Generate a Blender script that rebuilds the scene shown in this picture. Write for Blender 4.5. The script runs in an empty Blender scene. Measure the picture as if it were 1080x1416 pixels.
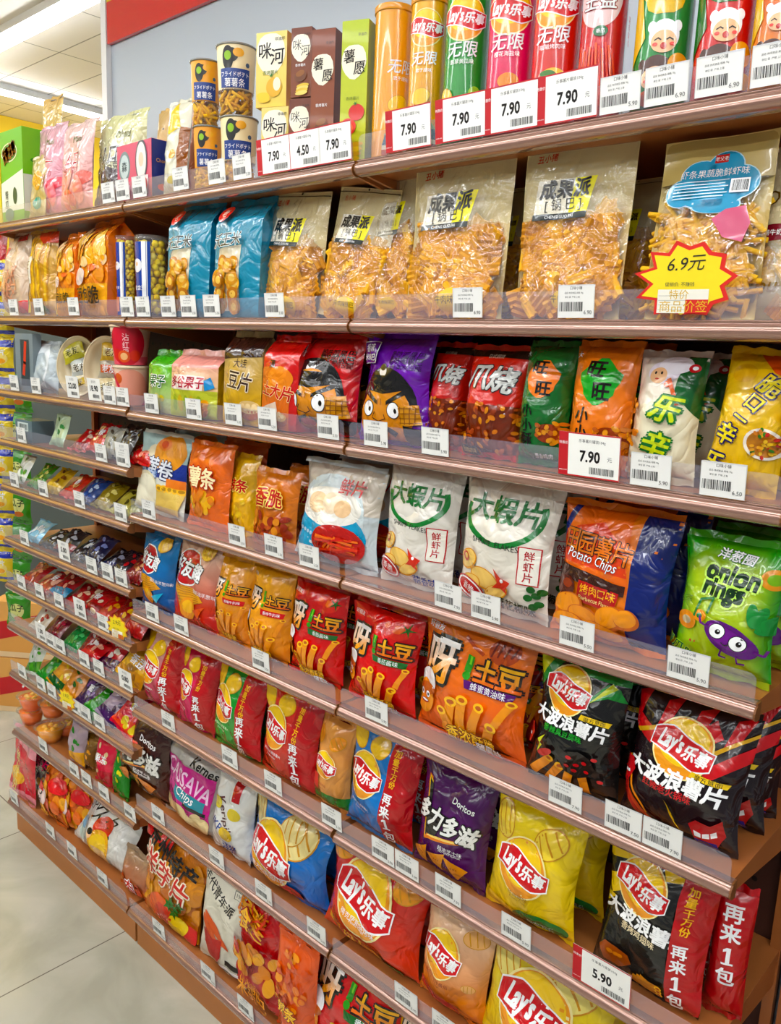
import bpy, bmesh, math, random
import numpy as np
from mathutils import Vector, Matrix, noise

# ------------------------------------------------------------------ camera
CAMLOC = (1.2596, -1.2382, 1.925)
CF = Vector((-0.66098, 0.72618, -0.18910)).normalized()
CR = Vector((0.73331, 0.67856, 0.04262)).normalized()
CU = CR.cross(CF).normalized()
CR = CF.cross(CU).normalized()
FPX = 1134.4
scene = bpy.context.scene
col = scene.collection
cam_data = bpy.data.cameras.new('camera')
cam = bpy.data.objects.new('camera', cam_data)
col.objects.link(cam)
cam.matrix_world = Matrix(((CR.x, CU.x, -CF.x, CAMLOC[0]), (CR.y, CU.y, -CF.y, CAMLOC[1]),
                           (CR.z, CU.z, -CF.z, CAMLOC[2]), (0, 0, 0, 1)))
cam_data.sensor_fit = 'HORIZONTAL'
cam_data.sensor_width = 36
cam_data.lens = FPX / 1080 * 36
cam_data.clip_start = 0.02
scene.camera = cam

# ------------------------------------------------------------------ world, exposure
W = bpy.data.worlds.new('World')
scene.world = W
W.use_nodes = True
W.node_tree.nodes['Background'].inputs[0].default_value = (0.90, 0.95, 1.0, 1)
W.node_tree.nodes['Background'].inputs[1].default_value = 0.12
vs = scene.view_settings
vs.view_transform = 'Standard'
vs.look = 'None'
vs.gamma = 1
vs.use_curve_mapping = False
vs.exposure = 0.66
LAMP_STRENGTH = 21.0

# ------------------------------------------------------------------ colour and materials
def lin(c):
    if isinstance(c, str):
        c = c.lstrip('#')
        c = tuple(int(c[i:i + 2], 16) / 255 for i in (0, 2, 4))
    return tuple((x / 12.92 if x <= 0.04045 else ((x + 0.055) / 1.055) ** 2.4) for x in c[:3])

def newmat(name):
    m = bpy.data.materials.new(name)
    m.use_nodes = True
    return m, m.node_tree.nodes, m.node_tree.links

def bsdf_set(b, **k):
    for a, v in k.items():
        b.inputs[a.replace('_', ' ')].default_value = v

def print_mat(name, rough, coat=0.0, crinkle=0.0, cscale=22, metallic=0.0, spec=0.5, deep=1.22, sat=1.22):
    m, N, L = newmat(name)
    b = N['Principled BSDF']
    at = N.new('ShaderNodeVertexColor'); at.layer_name = 'Col'
    gm = N.new('ShaderNodeGamma'); gm.inputs[1].default_value = deep
    hs = N.new('ShaderNodeHueSaturation'); hs.inputs['Saturation'].default_value = sat
    L.new(at.outputs[0], gm.inputs[0]); L.new(gm.outputs[0], hs.inputs['Color']); L.new(hs.outputs[0], b.inputs['Base Color'])
    bsdf_set(b, Roughness=rough, Metallic=metallic)
    b.inputs['Coat Weight'].default_value = coat
    b.inputs['Coat Roughness'].default_value = 0.045
    b.inputs['Specular IOR Level'].default_value = spec
    if crinkle:
        tc = N.new('ShaderNodeTexCoord')
        nz = N.new('ShaderNodeTexNoise'); nz.inputs['Scale'].default_value = cscale
        nz.inputs['Detail'].default_value = 2.5; nz.inputs['Distortion'].default_value = 0.8
        mt = N.new('ShaderNodeMath'); mt.operation = 'SUBTRACT'; mt.inputs[1].default_value = 0.5
        ab = N.new('ShaderNodeMath'); ab.operation = 'ABSOLUTE'
        bp = N.new('ShaderNodeBump'); bp.inputs['Strength'].default_value = crinkle
        bp.inputs['Distance'].default_value = 0.018
        L.new(tc.outputs['Object'], nz.inputs['Vector']); L.new(nz.outputs[0], mt.inputs[0])
        L.new(mt.outputs[0], ab.inputs[0]); L.new(ab.outputs[0], bp.inputs['Height'])
        L.new(bp.outputs[0], b.inputs['Normal']); L.new(bp.outputs[0], b.inputs['Coat Normal'])
    return m

def flat_mat(name, c, rough=0.5, metallic=0.0, coat=0.0, noise_amt=0.0, nscale=8.0, spec=0.5):
    m, N, L = newmat(name)
    b = N['Principled BSDF']
    bsdf_set(b, Roughness=rough, Metallic=metallic)
    b.inputs['Coat Weight'].default_value = coat
    b.inputs['Specular IOR Level'].default_value = spec
    c = lin(c)
    nz = N.new('ShaderNodeTexNoise'); nz.inputs['Scale'].default_value = nscale; nz.inputs['Detail'].default_value = 4
    tc = N.new('ShaderNodeTexCoord'); L.new(tc.outputs['Object'], nz.inputs['Vector'])
    rp = N.new('ShaderNodeValToRGB')
    k = noise_amt
    rp.color_ramp.elements[0].position = 0.3; rp.color_ramp.elements[1].position = 0.7
    rp.color_ramp.elements[0].color = tuple(x * (1 - k) for x in c) + (1,)
    rp.color_ramp.elements[1].color = tuple(min(1, x * (1 + k)) for x in c) + (1,)
    L.new(nz.outputs[0], rp.inputs[0]); L.new(rp.outputs[0], b.inputs['Base Color'])
    return m

def clear_mat(name, tint=(1, 1, 1), fac=0.10, crinkle=0.0, rough=0.05, haze=0.0, hazecol=(0.9, 0.9, 0.95), cscale=16):
    """thin clear film: mostly see-through, with a sharp sheen and optional milky body"""
    m, N, L = newmat(name)
    out = N['Material Output']; N.remove(N['Principled BSDF'])
    tr = N.new('ShaderNodeBsdfTransparent'); tr.inputs[0].default_value = (*tint, 1)
    gl = N.new('ShaderNodeBsdfGlossy'); gl.inputs['Roughness'].default_value = rough
    df = N.new('ShaderNodeBsdfDiffuse'); df.inputs[0].default_value = (*hazecol, 1)
    m1 = N.new('ShaderNodeMixShader'); m1.inputs[0].default_value = haze
    L.new(tr.outputs[0], m1.inputs[1]); L.new(df.outputs[0], m1.inputs[2])
    fr = N.new('ShaderNodeLayerWeight'); fr.inputs[0].default_value = 0.5
    pw = N.new('ShaderNodeMath'); pw.operation = 'POWER'; pw.inputs[1].default_value = 4.0
    L.new(fr.outputs['Facing'], pw.inputs[0])
    ad = N.new('ShaderNodeMath'); ad.operation = 'MULTIPLY_ADD'
    ad.inputs[1].default_value = 0.7; ad.inputs[2].default_value = fac; ad.use_clamp = True
    L.new(pw.outputs[0], ad.inputs[0])
    m2 = N.new('ShaderNodeMixShader'); L.new(ad.outputs[0], m2.inputs[0])
    L.new(m1.outputs[0], m2.inputs[1]); L.new(gl.outputs[0], m2.inputs[2])
    L.new(m2.outputs[0], out.inputs[0])
    if crinkle:
        tc = N.new('ShaderNodeTexCoord')
        nz = N.new('ShaderNodeTexNoise'); nz.inputs['Scale'].default_value = cscale
        nz.inputs['Detail'].default_value = 3; nz.inputs['Distortion'].default_value = 1.2
        mt = N.new('ShaderNodeMath'); mt.operation = 'SUBTRACT'; mt.inputs[1].default_value = 0.5
        ab = N.new('ShaderNodeMath'); ab.operation = 'ABSOLUTE'
        bp = N.new('ShaderNodeBump'); bp.inputs['Strength'].default_value = crinkle; bp.inputs['Distance'].default_value = 0.02
        L.new(tc.outputs['Object'], nz.inputs['Vector']); L.new(nz.outputs[0], mt.inputs[0])
        L.new(mt.outputs[0], ab.inputs[0]); L.new(ab.outputs[0], bp.inputs['Height'])
        L.new(bp.outputs[0], gl.inputs['Normal']); L.new(bp.outputs[0], fr.inputs['Normal'])
    return m

M = {}
M['film'] = print_mat('printed_film', 0.27, coat=0.6, crinkle=0.8, cscale=15)
M['matte_film'] = print_mat('printed_matte_film', 0.42, coat=0.1, crinkle=0.5, cscale=15)
M['card'] = print_mat('printed_card', 0.42, coat=0.1, deep=1.15)
M['gloss'] = print_mat('printed_gloss', 0.22, coat=0.5)
M['paper'] = print_mat('printed_paper', 0.6, deep=1.1)
M['food'] = print_mat('snack_food', 0.6, crinkle=0.2, cscale=120, spec=0.3, deep=0.85)
M['clear'] = clear_mat('clear_bag_film', fac=0.085, crinkle=0.9, rough=0.07, haze=0.015, hazecol=(0.95, 0.93, 0.86))
M['cup'] = clear_mat('clear_plastic_cup', fac=0.05, rough=0.06, haze=0.05)
M['strip'] = clear_mat('clear_price_strip', fac=0.03, rough=0.10, haze=0.085, hazecol=(0.80, 0.80, 1.0))

# ------------------------------------------------------------------ objects and tags
def kind_obj(name, me=None, parent=None):
    o = bpy.data.objects.new(name, me)
    col.objects.link(o)
    if parent is not None:
        o.parent = parent
    return o

def tag(o, label=None, cat=None, group=None, kind=None):
    if label: o['label'] = label
    if cat: o['category'] = cat
    if group: o['group'] = group
    if kind: o['kind'] = kind
    return o

# ------------------------------------------------------------------ printed artwork
_txt = {}
def text_tris(s, bold=0.0):
    key = (s, round(bold, 3))
    if key in _txt: return _txt[key]
    cu = bpy.data.curves.new('t', 'FONT')
    cu.body = s; cu.size = 1; cu.resolution_u = 2; cu.offset = bold
    cu.align_x = 'CENTER'
    ob = bpy.data.objects.new('t', cu)
    me = bpy.data.meshes.new_from_object(ob)
    v = np.array([(p.co.x, p.co.y) for p in me.vertices]) if len(me.vertices) else np.zeros((0, 2))
    me.calc_loop_triangles()
    t = np.array([tuple(x.vertices) for x in me.loop_triangles], dtype=int).reshape(-1, 3)
    bpy.data.objects.remove(ob); bpy.data.meshes.remove(me); bpy.data.curves.remove(cu)
    _txt[key] = (v, t)
    return _txt[key]

class Art:
    """flat artwork in metres on a w x h panel: x in [-w/2, w/2], y in [0, h]; helpers take fractions"""
    def __init__(s, w, h):
        s.w, s.h, s.L, s.items = w, h, 0, []
    def add(s, pts, c, layer=None):
        s.items.append((pts, c, s.L if layer is None else layer))
    def X(s, x): return x * s.w
    def Y(s, y): return y * s.h
    def poly(s, pts, c):            # convex polygon, fractional coords
        s.L += 1
        s.add([(s.X(x), s.Y(y)) for x, y in pts], lin(c))
    def polys(s, ps, c):
        s.L += 1
        for pts in ps: s.add([(s.X(x), s.Y(y)) for x, y in pts], lin(c))
    def rect(s, x0, y0, x1, y1, c): s.poly([(x0, y0), (x1, y0), (x1, y1), (x0, y1)], c)
    def blob(s, cx, cy, pts, c):    # star shaped polygon, pts relative in fractions of w
        s.L += 1
        cc = lin(c); X, Y = s.X(cx), s.Y(cy)
        P = [(X + a * s.w, Y + b * s.w) for a, b in pts]
        for i in range(len(P)): s.add([(X, Y), P[i], P[(i + 1) % len(P)]], cc)
    def star(s, cx, cy, r1, r2, n, c, ph=0.0, sy=1.0):
        s.blob(cx, cy, [((r1 if i % 2 == 0 else r2) * math.cos(math.pi * i / n + ph),
                         sy * (r1 if i % 2 == 0 else r2) * math.sin(math.pi * i / n + ph)) for i in range(2 * n)], c)
    def ell(s, cx, cy, rx, ry, c, rot=0.0, n=28):   # radii in fractions of w
        s.L += 1
        X, Y = s.X(cx), s.Y(cy); cr, sr = math.cos(rot), math.sin(rot)
        s.add([(X + s.w * (rx * math.cos(a) * cr - ry * math.sin(a) * sr),
                Y + s.w * (rx * math.cos(a) * sr + ry * math.sin(a) * cr))
               for a in [2 * math.pi * i / n for i in range(n)]], lin(c))
    def stroke(s, pts, wd, c):      # polyline, pts in fractions, width fraction of w
        s.L += 1
        P = [Vector((s.X(x), s.Y(y))) for x, y in pts]; hw = wd * s.w / 2
        for a, b in zip(P, P[1:]):
            d = (b - a)
            if d.length < 1e-6: continue
            d.normalize(); n = Vector((-d.y, d.x)) * hw; e = d * hw * .4
            s.add([tuple(a - n - e), tuple(b - n + e), tuple(b + n + e), tuple(a + n - e)], lin(c))
    def text(s, t, cx, cy, size, c, bold=0.02, rot=0.0, shear=0.0, sx=1.0, out=None, vert=False, grad=None):
        """size = glyph height as a fraction of w; out = (colour, width in em)"""
        if vert:
            for i, ch in enumerate(t):
                s.text(ch, cx, cy - i * size * 1.02 * s.w / s.h, size, c, bold, rot, shear, sx, out)
            return
        v, tr = text_tris(t)
        if not len(v): return
        mid = (v.max(0) + v.min(0)) / 2
        sc = size * s.w; cr, sr = math.cos(rot), math.sin(rot)
        def ring(r, n):
            if r * sc < .0003 or n == 1: return [(0, 0)]
            return [(r * math.cos(2 * math.pi * (i + .5) / n), r * math.sin(2 * math.pi * (i + .5) / n)) for i in range(n)]
        layers = []
        if out: layers.append((out[0], ring(bold + out[1], 8 if sc > .02 else 5)))
        layers.append((c, ring(bold * .8, 4 if sc > .014 else (2 if sc > .007 else 1))))
        for li, (cc, offs) in enumerate(layers):
            s.L += 1; lc = lin(cc); main = li == len(layers) - 1
            for ox, oy in offs:
                q = v - mid
                q = np.stack([(q[:, 0] + q[:, 1] * shear + ox) * sx, q[:, 1] + oy], 1) * sc
                q = np.stack([q[:, 0] * cr - q[:, 1] * sr + s.X(cx), q[:, 0] * sr + q[:, 1] * cr + s.Y(cy)], 1)
                if grad and main: lc2 = lin(grad); ylo, yhi = q[:, 1].min(), q[:, 1].max()
                ql = q.tolist()
                for a in tr:
                    k = lc
                    if grad and main:
                        f = (q[a, 1].mean() - ylo) / max(1e-6, yhi - ylo)
                        k = tuple(lc[j] * f + lc2[j] * (1 - f) for j in range(3))
                    s.add([ql[a[0]], ql[a[1]], ql[a[2]]], k)
    # ---- motifs
    def barcode(s, cx, cy, w, h, c='#222222', n=22, seed=1):
        s.L += 1; r = random.Random(seed); x = -w / 2
        while x < w / 2:
            t = r.choice((.5, .5, 1, 1.5)) * w / n / 1.7
            X, Y = s.X(cx), s.Y(cy)
            s.add([(X + x * s.w, Y - h * s.w / 2), (X + (x + t) * s.w, Y - h * s.w / 2),
                   (X + (x + t) * s.w, Y + h * s.w / 2), (X + x * s.w, Y + h * s.w / 2)], lin(c))
            x += t + r.choice((.5, .8, 1.2)) * w / n / 1.7
    def chip(s, cx, cy, rx, ry, rot=0.0, ridged=True, c='#f2d488', edge='#d9a23a'):
        s.ell(cx, cy, rx, ry, edge, rot, 20)
        s.ell(cx, cy, rx * .93, ry * .92, c, rot, 20)
        if ridged:
            cr, sr = math.cos(rot), math.sin(rot); k = s.w / s.h
            for t in (-.5, 0, .5):
                l = ry * .75 * math.sqrt(1 - t * t)
                s.stroke([(cx + (t * rx * cr + l * sr), cy + k * (t * rx * sr - l * cr)),
                          (cx + (t * rx * cr - l * sr), cy + k * (t * rx * sr + l * cr))], rx * .09, edge)
    def fry(s, x0, y0, x1, y1, wd, c='#f0a020', tip='#c96a10'):
        s.stroke([(x0, y0), (x1, y1)], wd, c)
        s.ell(x1, y1, wd * .62, wd * .45, '#ffd060'); s.ell(x1, y1, wd * .35, wd * .22, tip)
    def logo(s, cx, cy, r, rot=0.0, hanzi=True):
        """round yellow sun with a red ribbon and white lettering"""
        k = s.w / s.h
        s.ell(cx, cy, r * 1.06, r * 1.09, '#fff3c0', rot)
        s.ell(cx, cy, r, r * 1.03, '#f5a81c', rot)
        s.ell(cx, cy + r * .18 * k, r * .86, r * .82, '#fbd51e', rot)
        n = 12; cr, sr = math.cos(rot), math.sin(rot)
        for hw, cc in ((.49, '#ffffff'), (.44, '#d8131f')):
            s.L += 1
            P = []
            for i in range(n + 1):
                t = -1.1 + 2.2 * i / n
                y = -.02 * t + .13 * math.sin(t * 2.6) * -1
                taper = hw * (1 - .38 * max(0, abs(t) - .55) / .55)
                P.append((t * (1 if cc != '#ffffff' else 1.035), y, taper))
            def q(a, b): return (s.X(cx) + s.w * r * (a * cr - b * sr), s.Y(cy) + s.w * r * (a * sr + b * cr))
            for (a, b, c1), (a2, b2, c2) in zip(P, P[1:]):
                s.add([q(a, b - c1), q(a2, b2 - c2), q(a2, b2 + c2), q(a, b + c1)], lin(cc))
        t = "Lay's乐事" if hanzi else "Lay's"
        s.text("Lay's", cx - r * (.42 if hanzi else 0) * cr, cy - k * r * (.42 if hanzi else 0) * sr + k * r * .04, r * (.80 if hanzi else 1), '#ffffff', .06, rot - .07, .18, .56)
        if hanzi:
            s.text('乐事', cx + r * .52 * cr, cy + k * r * .52 * sr - k * r * .07, r * .58, '#ffffff', .05, rot - .07, .18, .85)

def _clip(poly, ax, val, keep_low):
    out = []
    n = len(poly)
    for i in range(n):
        a, b = poly[i], poly[(i + 1) % n]
        da, db = a[ax] - val, b[ax] - val
        if not keep_low: da, db = -da, -db
        if da <= 0: out.append(a)
        if (da < 0 < db) or (db < 0 < da):
            t = da / (da - db)
            out.append((a[0] + (b[0] - a[0]) * t, a[1] + (b[1] - a[1]) * t))
    return out

def cells(poly, nu, nv):
    """cut a convex polygon (grid units) into grid cells"""
    res = []
    us = [p[0] for p in poly]
    lo, hi = max(0, int(math.floor(min(us)))), min(nu - 1, int(math.floor(max(us) - 1e-9)))
    for i in range(lo, hi + 1):
        q = poly
        if min(us) < i: q = _clip(q, 0, i, False)
        if max(us) > i + 1: q = _clip(q, 0, i + 1, True)
        if len(q) < 3: continue
        vsv = [p[1] for p in q]
        l2, h2 = max(0, int(math.floor(min(vsv)))), min(nv - 1, int(math.floor(max(vsv) - 1e-9)))
        for j in range(l2, h2 + 1):
            r = q
            if min(vsv) < j: r = _clip(r, 1, j, False)
            if max(vsv) > j + 1: r = _clip(r, 1, j + 1, True)
            if len(r) >= 3: res.append((i, j, r))
    return res

class Mesh:
    """collects printed sheets and solid shapes, then builds ONE mesh object"""
    def __init__(s):
        s.v, s.f, s.c, s.n, s.m = [], [], [], [], []
    def sheet(s, P, colour, art=None, mat=0, flip=False, base_off=0.0005, step=0.00022):
        P = np.asarray(P, float); nv, nu = P.shape[0] - 1, P.shape[1] - 1
        du = np.gradient(P, axis=1) if nu > 0 else 0; dv = np.gradient(P, axis=0)
        Nn = np.cross(du, dv)
        if flip: Nn = -Nn
        ln = np.linalg.norm(Nn, axis=2, keepdims=True); Nn = Nn / np.maximum(ln, 1e-12)
        b = len(s.v)
        for j in range(nv + 1):
            for i in range(nu + 1):
                s.v.append(tuple(P[j, i])); s.n.append(tuple(Nn[j, i]))
        fn = colour if callable(colour) else None
        base = None if fn else lin(colour)
        for j in range(nv):
            for i in range(nu):
                q = [b + j * (nu + 1) + i, b + j * (nu + 1) + i + 1, b + (j + 1) * (nu + 1) + i + 1, b + (j + 1) * (nu + 1) + i]
                cc = [fn((x) / nu - .5, (y) / nv) for x, y in ((i, j), (i + 1, j), (i + 1, j + 1), (i, j + 1))] if fn else [base] * 4
                if flip: q = q[::-1]; cc = cc[::-1]
                s.f.append(q); s.c.append(cc); s.m.append(mat)
        if art:
            for pts, c, L in art.items:
                g = [((x / art.w + .5) * nu, y / art.h * nv) for x, y in pts]
                area = sum(g[k][0] * g[(k + 1) % len(g)][1] - g[(k + 1) % len(g)][0] * g[k][1] for k in range(len(g)))
                if abs(area) < 1e-7: continue
                if area < 0: g = g[::-1]
                if flip: pass
                for i, j, r in cells(g, nu, nv):
                    ids = []
                    off = base_off + L * step
                    for (a, bb) in r:
                        x = min(max(a - i, 0), 1); y = min(max(bb - j, 0), 1)
                        w4 = ((1 - x) * (1 - y), x * (1 - y), x * y, (1 - x) * y)
                        pp = P[j, i] * w4[0] + P[j, i + 1] * w4[1] + P[j + 1, i + 1] * w4[2] + P[j + 1, i] * w4[3]
                        nn = Nn[j, i] * w4[0] + Nn[j, i + 1] * w4[1] + Nn[j + 1, i + 1] * w4[2] + Nn[j + 1, i] * w4[3]
                        nn = nn / max(1e-9, float(np.linalg.norm(nn)))
                        ids.append(len(s.v)); s.v.append(tuple(pp + nn * off)); s.n.append(tuple(nn))
                    if flip: ids = ids[::-1]
                    s.f.append(ids); s.c.append([c] * len(ids)); s.m.append(mat)
    def tri_shape(s, verts, faces, c, mat=0, smooth=False):
        """free geometry; flat normals by duplicating corners unless smooth"""
        cc = lin(c) if not isinstance(c, tuple) else c
        V = [Vector(v) for v in verts]
        if smooth:
            nn = [Vector((0, 0, 0)) for _ in V]
            for f in faces:
                n = Vector((0, 0, 0))
                for k in range(1, len(f) - 1): n += (V[f[k]] - V[f[0]]).cross(V[f[k + 1]] - V[f[0]])
                for k in f: nn[k] += n
            b = len(s.v)
            for v, n in zip(V, nn):
                s.v.append(tuple(v)); s.n.append(tuple(n.normalized()) if n.length else (0, 0, 1))
            for f in faces: s.f.append([b + k for k in f]); s.c.append([cc] * len(f)); s.m.append(mat)
        else:
            for f in faces:
                n = Vector((0, 0, 0))
                for k in range(1, len(f) - 1): n += (V[f[k]] - V[f[0]]).cross(V[f[k + 1]] - V[f[0]])
                n = tuple(n.normalized()) if n.length else (0, 0, 1)
                b = len(s.v)
                for k in f: s.v.append(tuple(V[k])); s.n.append(n)
                s.f.append(list(range(b, b + len(f)))); s.c.append([cc] * len(f)); s.m.append(mat)
    def box(s, x0, x1, y0, y1, z0, z1, c, mat=0, bev=0.0, M4=None):
        bm = bmesh.new(); bmesh.ops.create_cube(bm, size=1)
        for v in bm.verts:
            v.co = Vector(((x0 + x1) / 2 + v.co.x * (x1 - x0), (y0 + y1) / 2 + v.co.y * (y1 - y0), (z0 + z1) / 2 + v.co.z * (z1 - z0)))
        if bev: bmesh.ops.bevel(bm, geom=bm.edges[:], offset=bev, segments=2, affect='EDGES', profile=.5)
        s.from_bm(bm, c, mat, M4)
    def from_bm(s, bm, c, mat=0, M4=None, smooth=False):
        if M4 is not None: bmesh.ops.transform(bm, matrix=M4, verts=bm.verts)
        bm.verts.index_update()
        s.tri_shape([v.co.copy() for v in bm.verts], [[v.index for v in f.verts] for f in bm.faces], c, mat, smooth)
        bm.free()
    def ball(s, c3, r, c, mat=0, sc=(1, 1, 1), rot=None, sub=2, jitter=0.0):
        bm = bmesh.new(); bmesh.ops.create_icosphere(bm, subdivisions=sub, radius=r)
        if jitter:
            for v in bm.verts: v.co *= 1 + jitter * noise.noise(v.co * (2.2 / r) + Vector(c3) * 40)
        mm = Matrix.Translation(c3) @ (rot.to_matrix().to_4x4() if rot else Matrix()) @ Matrix.Diagonal((*sc, 1))
        s.from_bm(bm, c, mat, mm, True)
    def lathe(s, prof, colour, n=32, art=None, mat=0, a0=0.0, cx=0.0, cy=0.0):
        """prof [(r, z)...]; unrolled so that u=0 faces -y"""
        P = []
        for r, z in prof:
            P.append([(cx + r * math.sin(2 * math.pi * (i / n - .5) + a0), cy - r * math.cos(2 * math.pi * (i / n - .5) + a0), z) for i in range(n + 1)])
        s.sheet(P, colour, art, mat)
    def build(s, name, mats, parent=None, loc=None, bend=None):
        me = bpy.data.meshes.new(name)
        me.from_pydata(s.v, [], s.f)
        ca = me.color_attributes.new('Col', 'FLOAT_COLOR', 'CORNER')
        flat = np.array([(*c, 1.0) for cc in s.c for c in cc], dtype=np.float32).ravel()
        ca.data.foreach_set('color', flat)
        for m in (mats if isinstance(mats, (list, tuple)) else [mats]): me.materials.append(M[m] if isinstance(m, str) else m)
        me.polygons.foreach_set('material_index', s.m)
        me.polygons.foreach_set('use_smooth', [True] * len(s.f))
        me.normals_split_custom_set_from_vertices(s.n)
        me.update()
        o = kind_obj(name, me, parent)
        if loc: o.location = loc
        return o
# ------------------------------------------------------------------ the place: measures
ZT = 1.925
RZ = {}
for _k, _v in {'A1': .3894, 'B1': .3894, 'C1': .3894, 'D1': .3894, 'A2': .0468, 'B2': .0440, 'C2': .0440, 'D2': .0440,
               'A3': -.236, 'B3': -.245, 'C3': -.2465, 'A4': -.4327, 'A5': -.6178, 'A6': -.8418, 'A7': -1.0346,
               'A8': -1.214, 'A9': -1.426, 'A10': -1.6961, 'B4': -.580, 'B5': -.916, 'B6': -1.261, 'B7': -1.623,
               'C4': -.579, 'C5': -.914, 'C6': -1.2706, 'C7': -1.6247}.items():
    RZ[_k] = _v * .9 + ZT
RZ['A11'] = RZ['B8'] = RZ['C8'] = ZT - 1.812
RZ['D7'] = RZ['C7'] + .12
RAIL_H = 0.030
DEPTH = 0.38
BAYX = {'A': (-1.8, -.905), 'B': (-.895, -.005), 'C': (.005, .895), 'D': (.905, 1.8)}
def deck(row): return RZ[row] + RAIL_H
def front(row): return -0.03 if row in ('A11', 'B8', 'C8') else 0.0

def struct(name, o): o['kind'] = 'structure'; return o
def simple(name, mat, parent=None):
    pass

# ---- structure materials
def tile_mat():
    m, N, L = newmat('floor_tiles')
    b = N['Principled BSDF']; bsdf_set(b, Roughness=0.22)
    b.inputs['Coat Weight'].default_value = 0.25
    tc = N.new('ShaderNodeTexCoord')
    mp = N.new('ShaderNodeMapping'); mp.inputs['Location'].default_value = (.173, -.043, 0)
    br = N.new('ShaderNodeTexBrick'); br.offset = 0; br.inputs['Scale'].default_value = 1
    br.inputs['Brick Width'].default_value = .8; br.inputs['Row Height'].default_value = .8
    br.inputs['Mortar Size'].default_value = .0022; br.inputs['Mortar Smooth'].default_value = .1
    nz = N.new('ShaderNodeTexNoise'); nz.inputs['Scale'].default_value = 2.2; nz.inputs['Detail'].default_value = 7; nz.inputs['Distortion'].default_value = 1.5
    rp = N.new('ShaderNodeValToRGB')
    rp.color_ramp.elements[0].position = .35; rp.color_ramp.elements[0].color = (*lin('#a9a795'), 1)
    rp.color_ramp.elements[1].position = .68; rp.color_ramp.elements[1].color = (*lin('#c6c3b2'), 1)
    L.new(tc.outputs['Object'], mp.inputs[0]); L.new(mp.outputs[0], br.inputs[0]); L.new(mp.outputs[0], nz.inputs['Vector'])
    L.new(nz.outputs[0], rp.inputs[0]); L.new(rp.outputs[0], br.inputs['Color1']); L.new(rp.outputs[0], br.inputs['Color2'])
    br.inputs['Mortar'].default_value = (*lin('#6b645a'), 1)
    L.new(br.outputs[0], b.inputs['Base Color'])
    return m
def ceil_mat():
    m, N, L = newmat('ceiling_tiles')
    b = N['Principled BSDF']; bsdf_set(b, Roughness=0.45)
    tc = N.new('ShaderNodeTexCoord')
    mp = N.new('ShaderNodeMapping'); mp.inputs['Location'].default_value = (.1, -.004, 0)
    br = N.new('ShaderNodeTexBrick'); br.offset = 0; br.inputs['Scale'].default_value = 1
    br.inputs['Brick Width'].default_value = .6; br.inputs['Row Height'].default_value = .3
    br.inputs['Mortar Size'].default_value = .004; br.inputs['Mortar Smooth'].default_value = .2
    for k in ('Color1', 'Color2'): br.inputs[k].default_value = (*lin('#f3eee8'), 1)
    br.inputs['Mortar'].default_value = (*lin('#8f8a86'), 1)
    L.new(tc.outputs['Object'], mp.inputs[0]); L.new(mp.outputs[0], br.inputs[0]); L.new(br.outputs[0], b.inputs['Base Color'])
    return m
def peg_mat():
    m, N, L = newmat('perforated_panel')
    b = N['Principled BSDF']; bsdf_set(b, Roughness=0.5)
    tc = N.new('ShaderNodeTexCoord'); sp = N.new('ShaderNodeSeparateXYZ'); L.new(tc.outputs['Object'], sp.inputs[0])
    def frac(o):
        a = N.new('ShaderNodeMath'); a.operation = 'MULTIPLY'; a.inputs[1].default_value = 1 / .05
        f = N.new('ShaderNodeMath'); f.operation = 'FRACT'; s = N.new('ShaderNodeMath'); s.operation = 'SUBTRACT'; s.inputs[1].default_value = .5
        p = N.new('ShaderNodeMath'); p.operation = 'POWER'; p.inputs[1].default_value = 2
        ab = N.new('ShaderNodeMath'); ab.operation = 'ABSOLUTE'
        L.new(o, a.inputs[0]); L.new(a.outputs[0], f.inputs[0]); L.new(f.outputs[0], s.inputs[0]); L.new(s.outputs[0], ab.inputs[0]); L.new(ab.outputs[0], p.inputs[0])
        return p.outputs[0]
    ad = N.new('ShaderNodeMath'); ad.operation = 'ADD'; L.new(frac(sp.outputs[0]), ad.inputs[0]); L.new(frac(sp.outputs[2]), ad.inputs[1])
    lt = N.new('ShaderNodeMath'); lt.operation = 'LESS_THAN'; lt.inputs[1].default_value = .012; L.new(ad.outputs[0], lt.inputs[0])
    mx = N.new('ShaderNodeMix'); mx.data_type = 'RGBA'; L.new(lt.outputs[0], mx.inputs[0])
    mx.inputs[6].default_value = (*lin('#4c2a20'), 1); mx.inputs[7].default_value = (*lin('#150c0a'), 1)
    L.new(mx.outputs[2], b.inputs['Base Color'])
    return m
M['floor'] = tile_mat(); M['ceiling'] = ceil_mat(); M['peg'] = peg_mat()
M['deck'] = flat_mat('tan_shelf_metal', '#a9642f', rough=.38, noise_amt=.06, coat=.2)
M['kick'] = flat_mat('orange_brown_kick', '#b9702f', rough=.45, noise_amt=.08)
M['rail'] = flat_mat('brown_rail_metal', '#a57c6c', rough=.20, metallic=.45, coat=1.0, noise_amt=.03)
M['cap'] = flat_mat('brown_rail_end', '#7d4a1f', rough=.4)
M['grey_wall'] = flat_mat('grey_blue_board', '#b2bcc6', rough=.35, noise_amt=.02, nscale=1)
M['red_band'] = flat_mat('glossy_red_band', '#d8141c', rough=.12, coat=.8)
M['yellow_band'] = flat_mat('yellow_band', '#f0c818', rough=.4)
M['white_trim'] = flat_mat('white_trim', '#eeeeee', rough=.3)
M['yellow_wall'] = flat_mat('yellow_wall_paint', '#f3c90a', rough=.6)
M['white_wall'] = flat_mat('olive_grey_wall_paint', '#59605a', rough=.6)
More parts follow.
